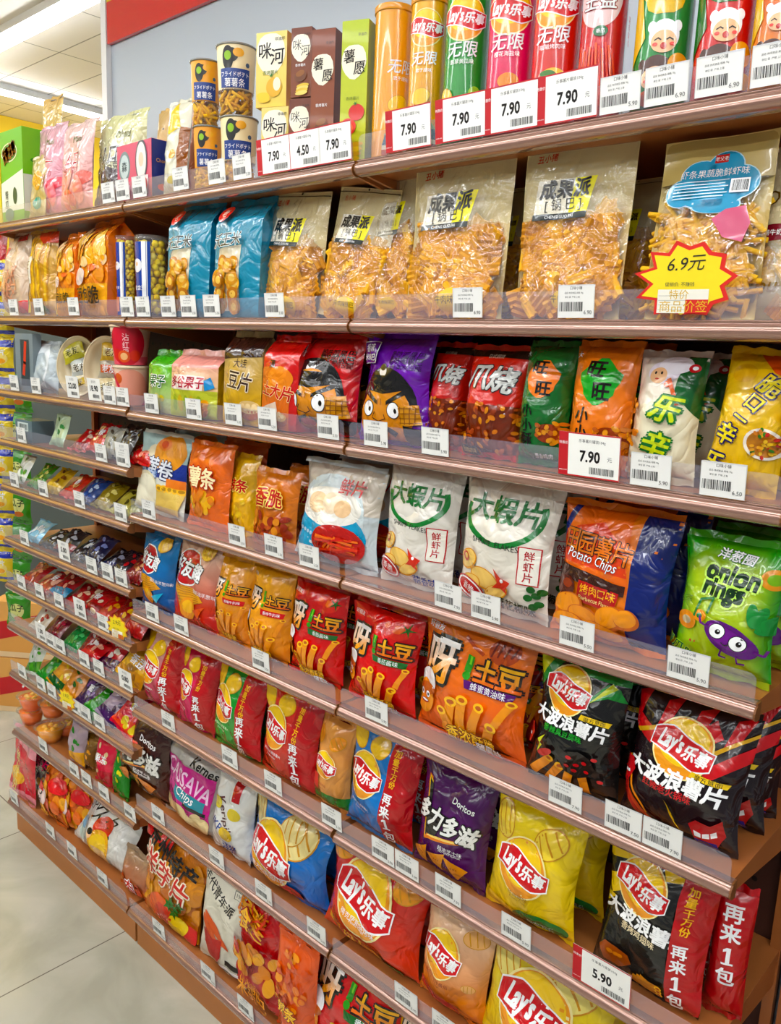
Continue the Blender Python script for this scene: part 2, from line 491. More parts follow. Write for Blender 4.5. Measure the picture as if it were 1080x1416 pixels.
def emis(name, c, s):
    m, N, L = newmat(name); N.remove(N['Principled BSDF'])
    e = N.new('ShaderNodeEmission'); e.inputs[0].default_value = (*c, 1); e.inputs[1].default_value = s
    L.new(e.outputs[0], N['Material Output'].inputs[0]); return m
M['led'] = emis('led_tube_glow', (.95, .98, 1.0), LAMP_STRENGTH)

def boxobj(name, x0, x1, y0, y1, z0, z1, mat, parent=None, bev=0.0):
    m = Mesh(); m.box(x0, x1, y0, y1, z0, z1, (.8, .8, .8), bev=bev)
    return m.build(name, mat, parent)

# ---- room
CEIL = 3.355
struct('', boxobj('floor', -4.6, 4.5, -4.5, 3.2, -.1, 0, 'floor'))
struct('', boxobj('ceiling', -4.6, 4.5, -4.5, 3.2, CEIL, CEIL + .1, 'ceiling'))
struct('', boxobj('wall_back', -1.68, 4.5, .40, .52, 0, CEIL - .001, 'grey_wall'))
struct('', boxobj('trim_1', -1.68, 4.5, .385, .3995, 2.965, 3.10, 'red_band'))
struct('', boxobj('trim_2', -1.68, 4.5, .385, .3995, 3.101, CEIL - .002, 'yellow_band'))
struct('', boxobj('trim_3', -1.715, -1.681, .38, .525, 0, CEIL - .001, 'white_trim'))
struct('', boxobj('wall_left', -4.72, -4.601, -4.5, 3.2, 0, CEIL + .1, 'white_wall'))
struct('', boxobj('trim_4', -4.60, -4.585, -4.5, 3.2, 2.1, CEIL - .002, 'yellow_wall'))
struct('', boxobj('wall_far', -4.6, 4.5, 3.201, 3.3, 0, CEIL + .1, 'white_trim'))

def light_strip(name, x0, x1, y0, y1, label):
    t = kind_obj(name); t.location = ((x0 + x1) / 2, (y0 + y1) / 2, CEIL)
    tag(t, label, 'ceiling light', None)
    cx, cy = t.location.x, t.location.y
    boxobj('housing', x0 - cx, x1 - cx, y0 - cy, y1 - cy, -.035, -.0005, 'white_trim', t)
    w = .012
    boxobj('diffuser', x0 - cx + w, x1 - cx - w, y0 - cy + w, y1 - cy - w, -.05, -.0355, 'led', t)
light_strip('ceiling_light', -4.4, 4.2, .56, .66, 'long white light strip along the ceiling nearest above the shelving')
light_strip('ceiling_light', -3.95, -3.87, .72, 3.1, 'white light strip running away across the ceiling at far left')
for i, (y, nm) in enumerate(((-.9, 'second'), (-2.2, 'third'), (-3.5, 'fourth'))):
    light_strip('ceiling_light', -4.4, 4.2, y - .05, y + .05, 'long white ceiling light strip over the aisle, %s from the shelving wall' % nm)

# ---- shelving
def rail_profile():
    # (y, z) of the rounded front lip
    return [(.012, 0.0), (0.001, 0.0), (-.007, .003), (-.011, .009), (-.0115, .015), (-.009, .021), (-.004, .0245), (-.002, .026),
            (-.0045, .0275), (-.0045, .030), (.012, .030)]
def shelf(bay, row, parent):
    x0, x1 = BAYX[bay]; z = RZ[row]; yf = front(row)
    gx, gy = parent.location.x, parent.location.y
    sd = boxobj('shelf', x0 + .002 - gx, x1 - .002 - gx, yf + .012, DEPTH - .012, z + .008, z + RAIL_H, 'deck', parent)
    for xs in (x0 + .004, x1 - .012):
        m = Mesh(); m.tri_shape([(xs - gx + dx, y, zz) for dx in (0, .008) for y, zz in ((yf + .013, z + RAIL_H - .001), (yf + .013, z + .002), (DEPTH - .03, z - .05), (DEPTH - .013, z - .05), (DEPTH - .013, z + RAIL_H - .001))],
                                [(0, 1, 2, 3, 4), (9, 8, 7, 6, 5)] + [(i, (i + 5), (i + 1) % 5 + 5, (i + 1) % 5) for i in range(5)], (.5, .5, .5))
        m.build('bracket', 'deck', sd)
    m = Mesh(); pr = rail_profile()
    P = [[(x0 + .001 - gx, yf + y, z + zz), (x1 - .001 - gx, yf + y, z + zz)] for y, zz in pr]
    m.sheet(P, (.6, .4, .3), flip=False)
    m.build('rail', 'rail', sd)
    for xx, fl in ((x0 + .0008, 1), (x1 - .0008, -1)):
        mm = Mesh(); vs_ = [(xx - gx + fl * .0, yf + y * 1.02, z + zz) for y, zz in pr] + [(xx - gx - fl * .003, yf + y * 1.02, z + zz) for y, zz in pr]
        n = len(pr)
        mm.tri_shape(vs_, [tuple(range(n)), tuple(range(2 * n - 1, n - 1, -1))] + [(i, i + n, (i + 1) % n + n, (i + 1) % n) for i in range(n)], (.3, .2, .1))
        mm.build('end_cap', 'cap', sd)
    # clear upright price strip with rounded corners
    h = .047; r = .012; xa, xb = x0 + .004 - gx, x1 - .004 - gx
    out = [(xa, 0), (xb, 0)] + [(xb - r + r * math.cos(a), h - r + r * math.sin(a)) for a in (0, .4, .8, 1.2, 1.57)] + [(xa + r - r * math.sin(a), h - r + r * math.cos(a)) for a in (0, .4, .8, 1.2, 1.57)]
    n = len(out); lean = .10
    vv = [(x, yf - .0035 - zz * lean, z + RAIL_H - .001 + zz) for x, zz in out] + [(x, yf - .0018 - zz * lean, z + RAIL_H - .001 + zz) for x, zz in out]
    mm = Mesh(); mm.tri_shape(vv, [tuple(range(n)), tuple(range(2 * n - 1, n - 1, -1))] + [(i, i + n, (i + 1) % n + n, (i + 1) % n) for i in range(n)], (.9, .9, .9))
    mm.build('price_strip', 'strip', sd)

BAYLAB = {'A': 'far left brown shelving bay with many closely spaced shelves of small packets',
          'B': 'narrow-looking brown shelving bay second from the left with eight shelves',
          'C': 'wide near shelving bay of brown metal filling the middle and right',
          'D': 'shelving bay cut off by the right edge of the photo'}
ROWS = {'A': ['A%d' % i for i in range(1, 12)], 'B': ['B%d' % i for i in range(1, 9)], 'C': ['C%d' % i for i in range(1, 9)], 'D': ['D1', 'D2', 'D7']}
for bay in 'ABCD':
    x0, x1 = BAYX[bay]
    t = kind_obj('shelving_bay'); t.location = ((x0 + x1) / 2, 0, 0)
    tag(t, BAYLAB[bay], 'shelving', None)
    gx = t.location.x
    boxobj('back_panel', x0 - gx, x1 - gx, DEPTH - .011, DEPTH - .001, 0.02, RZ['C1'] + .05, 'peg', t)
    for xs in (x0, x1 - .02):
        boxobj('upright', xs - gx, xs + .02 - gx, DEPTH - .03, DEPTH - .012, 0, RZ['C1'] + .03, 'deck', t)
    boxobj('kick_panel', x0 + .001 - gx, x1 - .001 - gx, -.008, .004, 0.0, RZ['B8'] + .004, 'kick', t)
    for r in ROWS[bay]: shelf(bay, r, t)

# ------------------------------------------------------------------ placing by sight line
def P2(p):
    v = Vector(p) - Vector(CAMLOC); d = v.dot(CF)
    return 540 + FPX * v.dot(CR) / d, 708 - FPX * v.dot(CU) / d
def solve_x(px, y, z):
    k = CR - CF * ((px - 540) / FPX); c = Vector(CAMLOC)
    return c.x - (k.y * (y - c.y) + k.z * (z - c.z)) / k.x
def solve_z(py, x, y):
    k = -CU - CF * ((py - 708) / FPX); c = Vector(CAMLOC)
    return c.z - (k.x * (x - c.x) + k.y * (y - c.y)) / k.z
def sight(row, xl, xr, yt, yc, yaw=0.0, lean=0.0, lift=0.0):
    """centre x, width, height of a pack that stands on the row at depth yc and fills xl..xr up to yt"""
    z0 = deck(row) + lift; h = .2; w = .1; X = solve_x((xl + xr) / 2, yc, z0 + .1)
    ca, sa = math.cos(yaw), math.sin(yaw)
    for _ in range(30):
        zm = z0 + h / 2; ym = yc + math.sin(lean) * h / 2
        a = P2((X - w / 2 * ca, ym - w / 2 * sa, zm))[0]; b = P2((X + w / 2 * ca, ym + w / 2 * sa, zm))[0]
        w *= 1 + .7 * ((xr - xl) / max(1, b - a) - 1)
        X += .7 * (solve_x((xl + xr) / 2, ym, zm) - solve_x((a + b) / 2, ym, zm))
        zt = solve_z(yt, X, yc + math.sin(lean) * h)
        h += .7 * ((zt - z0) / max(.3, math.cos(lean)) - h)
        h = min(max(h, .02), .6); w = min(max(w, .01), .6)
    return X, w, h

# ------------------------------------------------------------------ pack shapes
def bulge(nu, nv, w, h, d, seed, pu=2.4, qu=.6, qv=.55, sq=.10, wr=1.0, sag=.85, flat_top=False, power_top=1.0):
    """front and back grids of a puffed bag"""
    F = np.zeros((nv + 1, nu + 1, 3)); B = np.zeros((nv + 1, nu + 1, 3))
    o = Vector((seed * 7.31, seed * 3.17, seed * 1.73)); ph = [random.Random(seed * 13 + k).random() * 6.28 for k in range(6)]
    for j in range(nv + 1):
        v = j / nv
        s = math.sin(math.pi * (v ** sag)) if not flat_top else max(0.0, min(1, v * 9)) ** .5 * (max(0, 1 - v) ** power_top)
        s = max(s, 0)
        for i in range(nu + 1):
            u = i / nu - .5; e = 1 - abs(2 * u) ** pu
            t = d / 2 * max(e, 0) ** qu * s ** qv
            m = max(0, 1 - abs(2 * u) ** 8)
            fold = 0
            if wr:
                kt = math.exp(-(1 - v) / .13); kb = math.exp(-v / .10)
                fold = .030 * w * (kt * (math.sin(2 * math.pi * 2.6 * u + ph[0]) + .6 * math.sin(2 * math.pi * 5.3 * u + ph[1])) +
                                   kb * (math.sin(2 * math.pi * 2.2 * u + ph[2]) + .6 * math.sin(2 * math.pi * 4.7 * u + ph[3]))) * min(1, (1 - v) * 14) * min(1, v * 14)
                fold += .05 * w * noise.noise(Vector((u * 3.1, v * 3.1 * h / w, 0)) + o)
                rid = abs(noise.noise(Vector((u * 4.5 + v * 1.5, v * 4 * h / w, 3)) + o))
                fold += .035 * w * (rid - .25)
                fold += .012 * w * math.exp(-(.5 - abs(u)) / .08) * math.sin(2 * math.pi * 6 * v + ph[4])
            x = u * w * (1 - sq * s) + .012 * w * noise.noise(Vector((0 if u < 0 else 5, v * 2.5, seed)))
            warp = .06 * w * noise.noise(Vector((u * 1.4, v * 1.6, seed * 1.9)))
            F[j, i] = (x, -t - fold * m * min(1, s * 2) * wr + warp, v * h)
            B[j, i] = (x, t * .8 + warp + (fold * .5 * m * min(1, s * 2)), v * h)
    return F, B
def seal_mesh(w, z0, z1, colour, seed, ribs=26, out=0.0, edge=None):
    m = Mesh(); n = ribs
    P = []; 
    for jj, z in enumerate((z0, (z0 + z1) / 2, z1)):
        P.append([((i / n - .5) * w * (1 + .01 * math.sin(i * 7)), (.0009 if i % 2 else -.0009) + out * jj / 2 + .004 * math.sin(i * .5 + seed), z + .0015 * math.sin(i * .8 + seed) * (jj == 2)) for i in range(n + 1)])
    m.sheet(P, colour); Q = [[(a, b + .0014, c) for a, b, c in r] for r in P]
    m.sheet(Q, colour, flip=True)
    return m

def edge_col(base):
    if callable(base):
        return base(0, .98), base(0, .02)
    return lin(base), lin(base)

def colr(c):
    """accepts hex or a (bottom, top) pair for printed two-tone packs"""
    if isinstance(c, tuple) and isinstance(c[0], str):
        a, b = lin(c[0]), lin(c[1])
        return lambda u, v: tuple(a[k] * (1 - v) + b[k] * v for k in range(3))
    return c

def pillow_bag(name, w, h, d, art, base, seed, mat='film', back=None, seals=True, nu=20, nv=26, parent=None, **kw):
    base = colr(base)
    sh = .011 if seals else .0
    if h < .12: sh *= .6
    F, B = bulge(nu, nv, w, h - 2 * sh, d, seed, **kw)
    m = Mesh()
    if art:
        A = Art(w, h); art(A)
        m.sheet(F, base, A)
    else: m.sheet(F, base)
    m.sheet(B, colr(back) if back else base, flip=True)
    for s_ in (0,):
        pass
    o = m.build(name, mat, parent)
    for v in o.data.vertices: v.co.z += sh
    if seals:
        ct, cb = edge_col(base)
        f = lambda c: (lambda u, v: c)
        sm = seal_mesh(w * .985, h - sh - .0008, h, f(ct), seed, out=.004); sm.build('top_seal', mat, o)
        sm = seal_mesh(w * .985, sh + .0008, 0.0005, f(cb), seed + 1, out=.003); sm.build('bottom_seal', mat, o)
    return o

def gusset_bag(name, w, h, d, art, base, seed, mat='film', side=None, sideart=None, seals=True, parent=None, taper=.82):
    """block shaped bag with folded sides and a pinched top seal"""
    base = colr(base); side = colr(side) if side else base
    nu, nv = 14, 22; sh = .012
    H = h - sh
    def ring(v):
        k = 1.0 if v < taper else max(0.03, 1 - ((v - taper) / (1 - taper)) ** 1.3)
        kb = min(1, .9 + v * 2)
        return d / 2 * k * kb
    o4 = Vector((seed * 2.3, seed, 0))
    F = np.zeros((nv + 1, nu + 1, 3)); Bk = F.copy()
    for j in range(nv + 1):
        v = j / nv; t = ring(v)
        for i in range(nu + 1):
            u = i / nu - .5
            b = (1 - abs(2 * u) ** 2.2) * .10 * w * math.sin(math.pi * min(1, v * 1.1)) + .03 * w * noise.noise(Vector((u * 4, v * 5, seed)) + o4)
            F[j, i] = (u * w, -t - b * (1 - abs(2 * u) ** 6), v * H); Bk[j, i] = (u * w, t + b * .5 * (1 - abs(2 * u) ** 6), v * H)
    m = Mesh(); A = Art(w, h)
    if art: art(A)
    m.sheet(F, base, A if art else None); m.sheet(Bk, base, flip=True)
    for sx in (-1, 1):
        S = np.zeros((nv + 1, 9, 3))
        for j in range(nv + 1):
            v = j / nv; t = ring(v)
            for i in range(9):
                q = i / 8 - .5
                ins = (1 - abs(2 * q)) * (.10 * d + max(0, v - taper) / (1 - taper) * .35 * d) - .04 * d * math.sin(v * 9 + seed)*(1-abs(2*q))
                S[j, i] = (sx * (w / 2 - ins), q * 2 * t * sx * -1 * -1, v * H)
        A2 = None
        if sideart and sx == 1:
            A2 = Art(d, h); sideart(A2)
        m.sheet(S, side, A2)
    ob = m.build(name, mat, parent)
    ct, cb = edge_col(base)
    seal_mesh(w, H - .001, h + .004, lambda u, v: ct, seed, out=.004).build('top_seal', mat, ob)
    return ob

def carton(name, w, h, d, front_art, base, side=None, sideart=None, top=None, mat='card', parent=None):
    m = Mesh()
    def sh(a, b, c, e, colour, art=None): m.sheet([[a, b], [c, e]], colour, art)
    A = Art(w, h); 
    if front_art: front_art(A)
    sh((-w / 2, -d / 2, 0), (w / 2, -d / 2, 0), (-w / 2, -d / 2, h), (w / 2, -d / 2, h), colr(base), A)
    A2 = Art(d, h)
    if sideart: sideart(A2)
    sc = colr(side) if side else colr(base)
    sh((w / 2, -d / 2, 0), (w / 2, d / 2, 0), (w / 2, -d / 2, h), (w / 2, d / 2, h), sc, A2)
    sh((w / 2, d / 2, 0), (-w / 2, d / 2, 0), (w / 2, d / 2, h), (-w / 2, d / 2, h), colr(base))
    sh((-w / 2, d / 2, 0), (-w / 2, -d / 2, 0), (-w / 2, d / 2, h), (-w / 2, -d / 2, h), sc)
    sh((-w / 2, d / 2, 0), (w / 2, d / 2, 0), (-w / 2, -d / 2, 0), (w / 2, -d / 2, 0), colr(base))
    o = m.build(name, mat, parent)
    # tucked top flap, slightly proud
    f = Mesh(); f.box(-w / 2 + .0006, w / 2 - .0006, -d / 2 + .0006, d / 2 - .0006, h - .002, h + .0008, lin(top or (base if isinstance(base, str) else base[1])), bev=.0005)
    f.build('top_flap', mat, o)
    return o

def canister(name, r, h, art, base, lid='#f4d21a', mat='gloss', parent=None):
    """paper tube with a snap plastic lid; art panel is the unrolled wall (width 2 pi r)"""
    m = Mesh(); A = Art(2 * math.pi * r, h)
    if art: art(A)
    n = 48
    P = [[(r * math.sin(2 * math.pi * (i / n - .5)), -r * math.cos(2 * math.pi * (i / n - .5)), z) for i in range(n + 1)] for z in (0.004, h * .25, h * .5, h * .75, h - .008)]
    m.sheet(P, colr(base), A)
    m.lathe([(r * .96, 0), (r + .0012, 0), (r + .0012, .004), (r, .0045)], lin('#c8ccd0'), n)
    o = m.build(name, mat, parent)
    L = Mesh(); L.lathe([(r + .0003, h - .012), (r + .0022, h - .012), (r + .0024, h - .002), (r + .001, h), (r - .002, h), (r - .004, h - .002), (0.0001, h - .002)], lin(lid), n)
    L.build('lid', 'gloss', o)
    return o

def cracker(m, c, s, rot, col_, th=.006):
    """ribbed square rice cracker"""
    n = 8; V = []; Fc = []
    for sgn in (1, -1):
        for i in range(n + 1):
            for jx in (0, 1):
                x = (i / n - .5) * s
                V.append((x, (jx - .5) * s, sgn * th / 2 + (.0019 * (1 if i % 2 else -1)) + .002 * math.cos(x / s * 3)))
    for i in range(n):
        a = i * 2; Fc.append((a, a + 2, a + 3, a + 1)); b = 2 * (n + 1) + a; Fc.append((b, b + 1, b + 3, b + 2))
    o = 2 * (n + 1)
    Fc += [(0, 1, o + 1, o), (2 * n, o + 2 * n, o + 2 * n + 1, 2 * n + 1)]
    for i in range(n):
        Fc += [(2 * i, o + 2 * i, o + 2 * i + 2, 2 * i + 2), (2 * i + 1, 2 * i + 3, o + 2 * i + 3, o + 2 * i + 1)]
    R = rot.to_matrix(); c = Vector(c)
    m.tri_shape([c + R @ Vector(v) for v in V], Fc, lin(col_))
from mathutils import Euler
def fill_pieces(F, B, fillv, kind, seed, cols, n, size, jitter=1.0):
    """pieces packed just inside a bag's front grid"""
    r = random.Random(seed); m = Mesh(); nv, nu = F.shape[0] - 1, F.shape[1] - 1
    for k in range(n):
        u = r.uniform(.10, .90); v = r.uniform(.05, fillv)
        j, i = min(nv - 1, int(v * nv)), min(nu - 1, int(u * nu))
        pf, pb = Vector(F[j, i]), Vector(B[j, i])
        thick = max(.001, pb.y - pf.y)
        t = r.uniform(.12, .55) if thick > 2.5 * size * .4 else .5
        c = pf.lerp(pb, t); c.y = max(c.y, pf.y + size * .36)
        rot = (Matrix.Rotation(r.uniform(-.45, .45) * jitter, 3, 'Z') @ Matrix.Rotation(math.pi / 2 + r.uniform(-.4, .4) * jitter, 3, 'X') @ Matrix.Rotation(r.uniform(0, 6.28), 3, 'Z')).to_euler()
        cc = r.choice(cols)
        if kind == 'cracker': cracker(m, c, size * r.uniform(.8, 1.1), rot, cc)
        elif kind == 'ball': m.ball(c, size / 2 * r.uniform(.85, 1.1), lin(cc), jitter=.25, sub=2)
        elif kind == 'stick':
            a = r.uniform(0, 3.14); L = size * r.uniform(.8, 1.4)
            d = Vector((math.cos(a), r.uniform(-.25, .25), math.sin(a))) * L / 2
            tube(m, [c - d, c + Vector((0, r.uniform(-.2, .2) * L * .2, r.uniform(-.1, .1) * L)), c + d], size * .085, cc)
        elif kind == 'ring':
            torus(m, c, size / 2, size * .13, rot, cc)
        elif kind == 'flake':
            m.ball(c, size / 2, lin(cc), sc=(1, .8, .25), rot=rot, jitter=.35, sub=2)
    return m
def tube(m, pts, r, c, n=7, cap=True):
    pts = [Vector(p) for p in pts]; V = []; Fc = []
    for k, p in enumerate(pts):
        d = (pts[min(k + 1, len(pts) - 1)] - pts[max(k - 1, 0)]).normalized()
        a = d.orthogonal().normalized(); b = d.cross(a)
        if k and V: # keep frames aligned
            pass
        V += [p + (a * math.cos(2 * math.pi * i / n) + b * math.sin(2 * math.pi * i / n)) * r for i in range(n)]
    for k in range(len(pts) - 1):
        for i in range(n): Fc.append((k * n + i, k * n + (i + 1) % n, (k + 1) * n + (i + 1) % n, (k + 1) * n + i))
    if cap: Fc += [tuple(range(n - 1, -1, -1)), tuple(range((len(pts) - 1) * n, len(pts) * n))]
    m.tri_shape(V, Fc, lin(c) if isinstance(c, str) else c, smooth=True)
def torus(m, c, R, r, rot, colr_, N=16, n=7):
    Rm = rot.to_matrix(); V = []; Fc = []
    for a in range(N):
        A = 2 * math.pi * a / N
        for b in range(n):
            Bb = 2 * math.pi * b / n
            V.append(Vector(c) + Rm @ Vector(((R + r * math.cos(Bb)) * math.cos(A), (R + r * math.cos(Bb)) * math.sin(A), r * math.sin(Bb))))
    for a in range(N):
        for b in range(n): Fc.append((a * n + b, ((a + 1) % N) * n + b, ((a + 1) % N) * n + (b + 1) % n, a * n + (b + 1) % n))
    m.tri_shape(V, Fc, lin(colr_), smooth=True)

def window_pouch(name, w, h, d, art, seed, fillv=.6, kind='cracker', cols=('#d99a3c', '#c98a30', '#e2a94e'), n=70, size=.03,
                 backcol='#ecdfb4', toppart=.42, cname='crackers', zip_line=True, parent=None, artmat='gloss', power_top=.8, topc=None):
    """stand-up pouch: kraft back and head, clear front over visible snacks"""
    nu, nv = 18, 26
    F, B = bulge(nu, nv, w, h, d, seed, pu=2.6, qu=.55, qv=1.0, sq=.02, wr=.6, flat_top=True, power_top=power_top)
    m = Mesh(); B2 = B.copy(); B2[..., 1] += .0
    m.sheet(B2, backcol, flip=True)
    I = B2.copy(); I[..., 1] -= .0012; m.sheet(I, backcol)
    o = m.build(name, 'matte_film', parent)
    c = Mesh(); A = Art(w, h)
    c.sheet(F, (1, 1, 1)); c.build('clear_front', 'clear', o)
    fm = fill_pieces(F, B, fillv, kind, seed, cols, n, size); fo = fm.build(cname, 'food', o); tag(fo, kind='stuff')
    # printed marks on the front film
    pm = Mesh(); art(A)
    pm.sheet(F, (1, 1, 1), A)
    nb = nu * nv
    pm.f = pm.f[nb:]; pm.c = pm.c[nb:]; pm.m = pm.m[nb:]
    if pm.f: pm.build('printed_label', artmat, o)
    if topc or toppart:
        hm = Mesh(); j0 = int(nv * (1 - toppart)); G = F[j0:].copy(); G[..., 1] -= .0008
        # milky printed head of the pouch
        hm.sheet(G, topc or backcol); hm.build('head_film', 'headfilm', o)
    return o
M['headfilm'] = clear_mat('milky_head_film', fac=.04, crinkle=.7, rough=.12, haze=.30, hazecol=lin('#efe2b8'))

def place(o, row, X, yc, yaw=0.0, lean=0.0, roll=0.0, lift=0.0):
    o.location = (X, yc, deck(row) + .0015 + lift)
    o.rotation_euler = (-lean, roll, yaw)
    return o
# ------------------------------------------------------------------ printed designs
W_ = '#ffffff'; K_ = '#1c1614'
def one(A, x, y, s):
    k = s * A.w / A.h
    A.polys([[(x - .09 * s, y - .5 * k), (x + .13 * s, y - .5 * k), (x + .13 * s, y + .5 * k), (x - .09 * s, y + .5 * k)], [(x - .09 * s, y + .5 * k), (x - .28 * s, y + .36 * k), (x - .28 * s, y + .2 * k), (x - .09 * s, y + .28 * k)], [(x - .3 * s, y - .5 * k), (x + .34 * s, y - .5 * k), (x + .34 * s, y - .38 * k), (x - .3 * s, y - .38 * k)]], W_)
def side_strip(A, x0=.22, c='#c5101c'):
    """the red promotional band down a chip bag's right side"""
    A.rect(x0, 0, .5, 1, c)
    cx = x0 + .085
    A.text('加量千万份', cx + .01, .86, .088, '#ffcc1a', .03, -.04, 0, 1, vert=True)
    A.text('再来', cx - .0, .44, .135, W_, .04, 0, 0, 1, vert=True)
    one(A, cx, .215, .13); A.text('包', cx, .085, .135, W_, .04)
def art_lays_side(chips='#f2d07a', sub='#ffffff', strip=.16, low=None):
    def f(A):
        if low: A.rect(-.5, 0, strip, .22, low)
        A.chip(-.36, .88, .12, .17, .4, ridged=False, c=chips); A.chip(-.02, .84, .15, .13, .3, ridged=False, c=chips)
        A.logo(-.18, .55, .25, -.05)
        A.text('美国经典原味薯片', -.17, .27, .045, sub, .02, -.05); A.text('Potato Chips', -.17, .22, .035, sub, .01, -.05)
        side_strip(A, strip)
    return f
def art_lays(chips='#f4dc8c', sub='#ffffff', ribbon=None, chippos=((-.33, .80, .13, .19, .3), (.22, .78, .19, .15, .6)), logo=(-.02, .50, .28), low=None, name='美国经典原味', extra=None):
    def f(A):
        if low: A.rect(-.5, 0, .5, .16, low)
        for c in chippos: A.chip(c[0], c[1], c[2], c[3], c[4], ridged=True, c=chips)
        if extra: extra(A)
        A.logo(*logo, rot=-.08)
        A.text(name, logo[0], logo[1] - .235, .058, sub, .02, -.1)
        A.text('Potato Chips', logo[0], logo[1] - .275, .035, sub, .01, -.1)
        if ribbon:
            A.poly([(-.40, .16), (.22, .07), (.22, .15), (-.40, .24)], ribbon); A.text('加量分享系列', -.09, .155, .075, '#c0281a', .03, -.17)
    return f
def art_wave(zig, sub, subc, food, strip=False, mouth=True, c2='#f6d41c'):
    """big wavy chips: black pack with zig-zag bands"""
    def f(A):
        if zig == 'green':
            A.poly([(-.5, 1), (-.5, .70), (-.2, 1)], '#0f9a3a'); A.poly([(-.5, .86), (-.44, .84), (-.34, .97), (-.5, 1)], '#d9e02a')
            A.poly([(-.2, 1), (.5, 1), (.5, .93), (-.1, .92)], '#149b3c'); A.poly([(.1, .72), (.3, .92), (.42, .90), (.5, .80), (.34, .82)], '#0f9a3a')
            A.poly([(.16, .74), (.34, .93), (.40, .9)], '#cfe23a')
        elif zig == 'red':
            for x in (-.5, -.22, .06, .34):
                A.poly([(x, .95), (x + .13, 1), (x + .05, .78), (x - .05, .72)], '#d81422')
            A.poly([(-.5, .82), (-.2, .70), (-.28, .62), (-.5, .70)], '#d81422'); A.poly([(.18, .55), (.5, .80), (.5, .68), (.26, .50)], '#d81422')
            A.poly([(.1, .60), (.5, .90), (.5, .87), (.12, .57)], '#e8b81c'); A.poly([(-.46, .68), (-.15, .80), (-.15, .77), (-.42, .66)], '#e8b81c')
            A.poly([(.05, .78), (.20, .92), (.28, .80), (.2, .74)], '#d81422')
        else:
            A.poly([(-.5, 1), (-.5, .82), (-.15, .90), (-.05, 1)], c2); A.poly([(0, 1), (.4, 1), (.5, .92), (.1, .86)], c2)
            A.poly([(-.5, .70), (-.1, .86), (-.1, .76), (-.42, .58)], c2); A.poly([(-.5, .58), (-.36, .58), (-.5, .46)], c2)
        ly = .78 if zig == 'green' else (.66 if zig == 'red' else .74)
        A.logo(-.1 if zig != 'red' else 0, ly, .24, -.1)
        if zig != 'yellow':
            A.poly([(.10, ly - .17), (.40, ly - .185), (.42, ly - .145), (.12, ly - .13)], '#f0cf1c'); A.text('魔方意面', .26, ly - .158, .055, K_, .015)
        A.text('大波浪薯片', -.02, ly - .235, .175, W_, .055, -.06, .1, 1.0)
        A.text(sub, -.06, ly - .325, .075, subc, .03, -.06)
        if food == 'tofu':
            A.fry(-.38, .05, -.18, .22, .09); A.fry(-.2, .03, -.05, .19, .09); A.fry(0, .02, .05, .18, .09); A.fry(.2, .03, .16, .2, .09)
            A.blob(.12, .25, [(.19 * math.cos(a), .15 * math.sin(a)) for a in (0, .8, 1.5, 2.3, 3.1, 4, 4.8, 5.6)], '#2c2623')
            for k, (x, y) in enumerate(((.05, .30), (.12, .25), (.2, .28), (.1, .20), (.22, .21), (.03, .23), (.3, .33), (.36, .16))): A.ell(x, y, .028, .02, '#d2202a')
            A.ell(-.22, .27, .10, .04, '#cc1a1c', .5); A.blob(-.28, .33, [(-.04, -.12), (.03, -.01), (-.02, .01), (.06, .11), (-.03, .03), (.01, 0)], '#d7d81e')
        elif food == 'wolf':
            A.stroke([(-.5, .42), (-.42, .22), (-.28, .10), (-.14, .02)], .04, '#e0501c'); A.stroke([(-.5, .36), (-.40, .16), (-.28, .04)], .045, '#c62018'); A.stroke([(-.46, .46), (-.38, .26), (-.22, .1)], .02, '#f09a3c')
            A.blob(.0, .16, [(-.07, .13), (.02, .02), (-.02, .03), (.10, -.11), (.03, -.01), (.05, -.03)], '#e8c01c')
            A.blob(.28, .12, [(-.13, .04), (-.06, .10), (.05, .09), (.13, .16), (.15, .02), (.09, -.09), (0, -.13), (-.09, -.07)], '#c8141f')
            A.polys([[(.19, .115), (.25, .105), (.25, .075), (.20, .075)], [(.26, .105), (.31, .125), (.31, .085), (.26, .075)], [(.32, .13), (.37, .165), (.37, .115), (.32, .09)]], W_)
            A.poly([(.18, .01), (.38, .01), (.36, .06), (.2, .06)], '#2a2a9a')
        else:
            A.blob(-.25, .16, [(.16, .0), (.12, .07), (0, .10), (-.12, .1), (-.17, .02), (-.1, -.08), (.05, -.09)], '#a8571a')
            for i in range(4): A.fry(-.1 + .04 * i, .07 + .015 * i, .18, .02 + .03 * i, .05, '#d8942a')
            for x in (-.3, -.24, -.2): A.ell(x, .19, .03, .02, '#d98c34')
        if mouth:
            A.blob(-.46, .34, [(-.06, .12), (.05, .14), (.09, .05), (.03, -.09), (-.06, -.12)], '#d01a24'); A.poly([(-.5, .33), (-.43, .355), (-.42, .335), (-.5, .31)], W_)
        if strip: side_strip(A, .24)
    return f
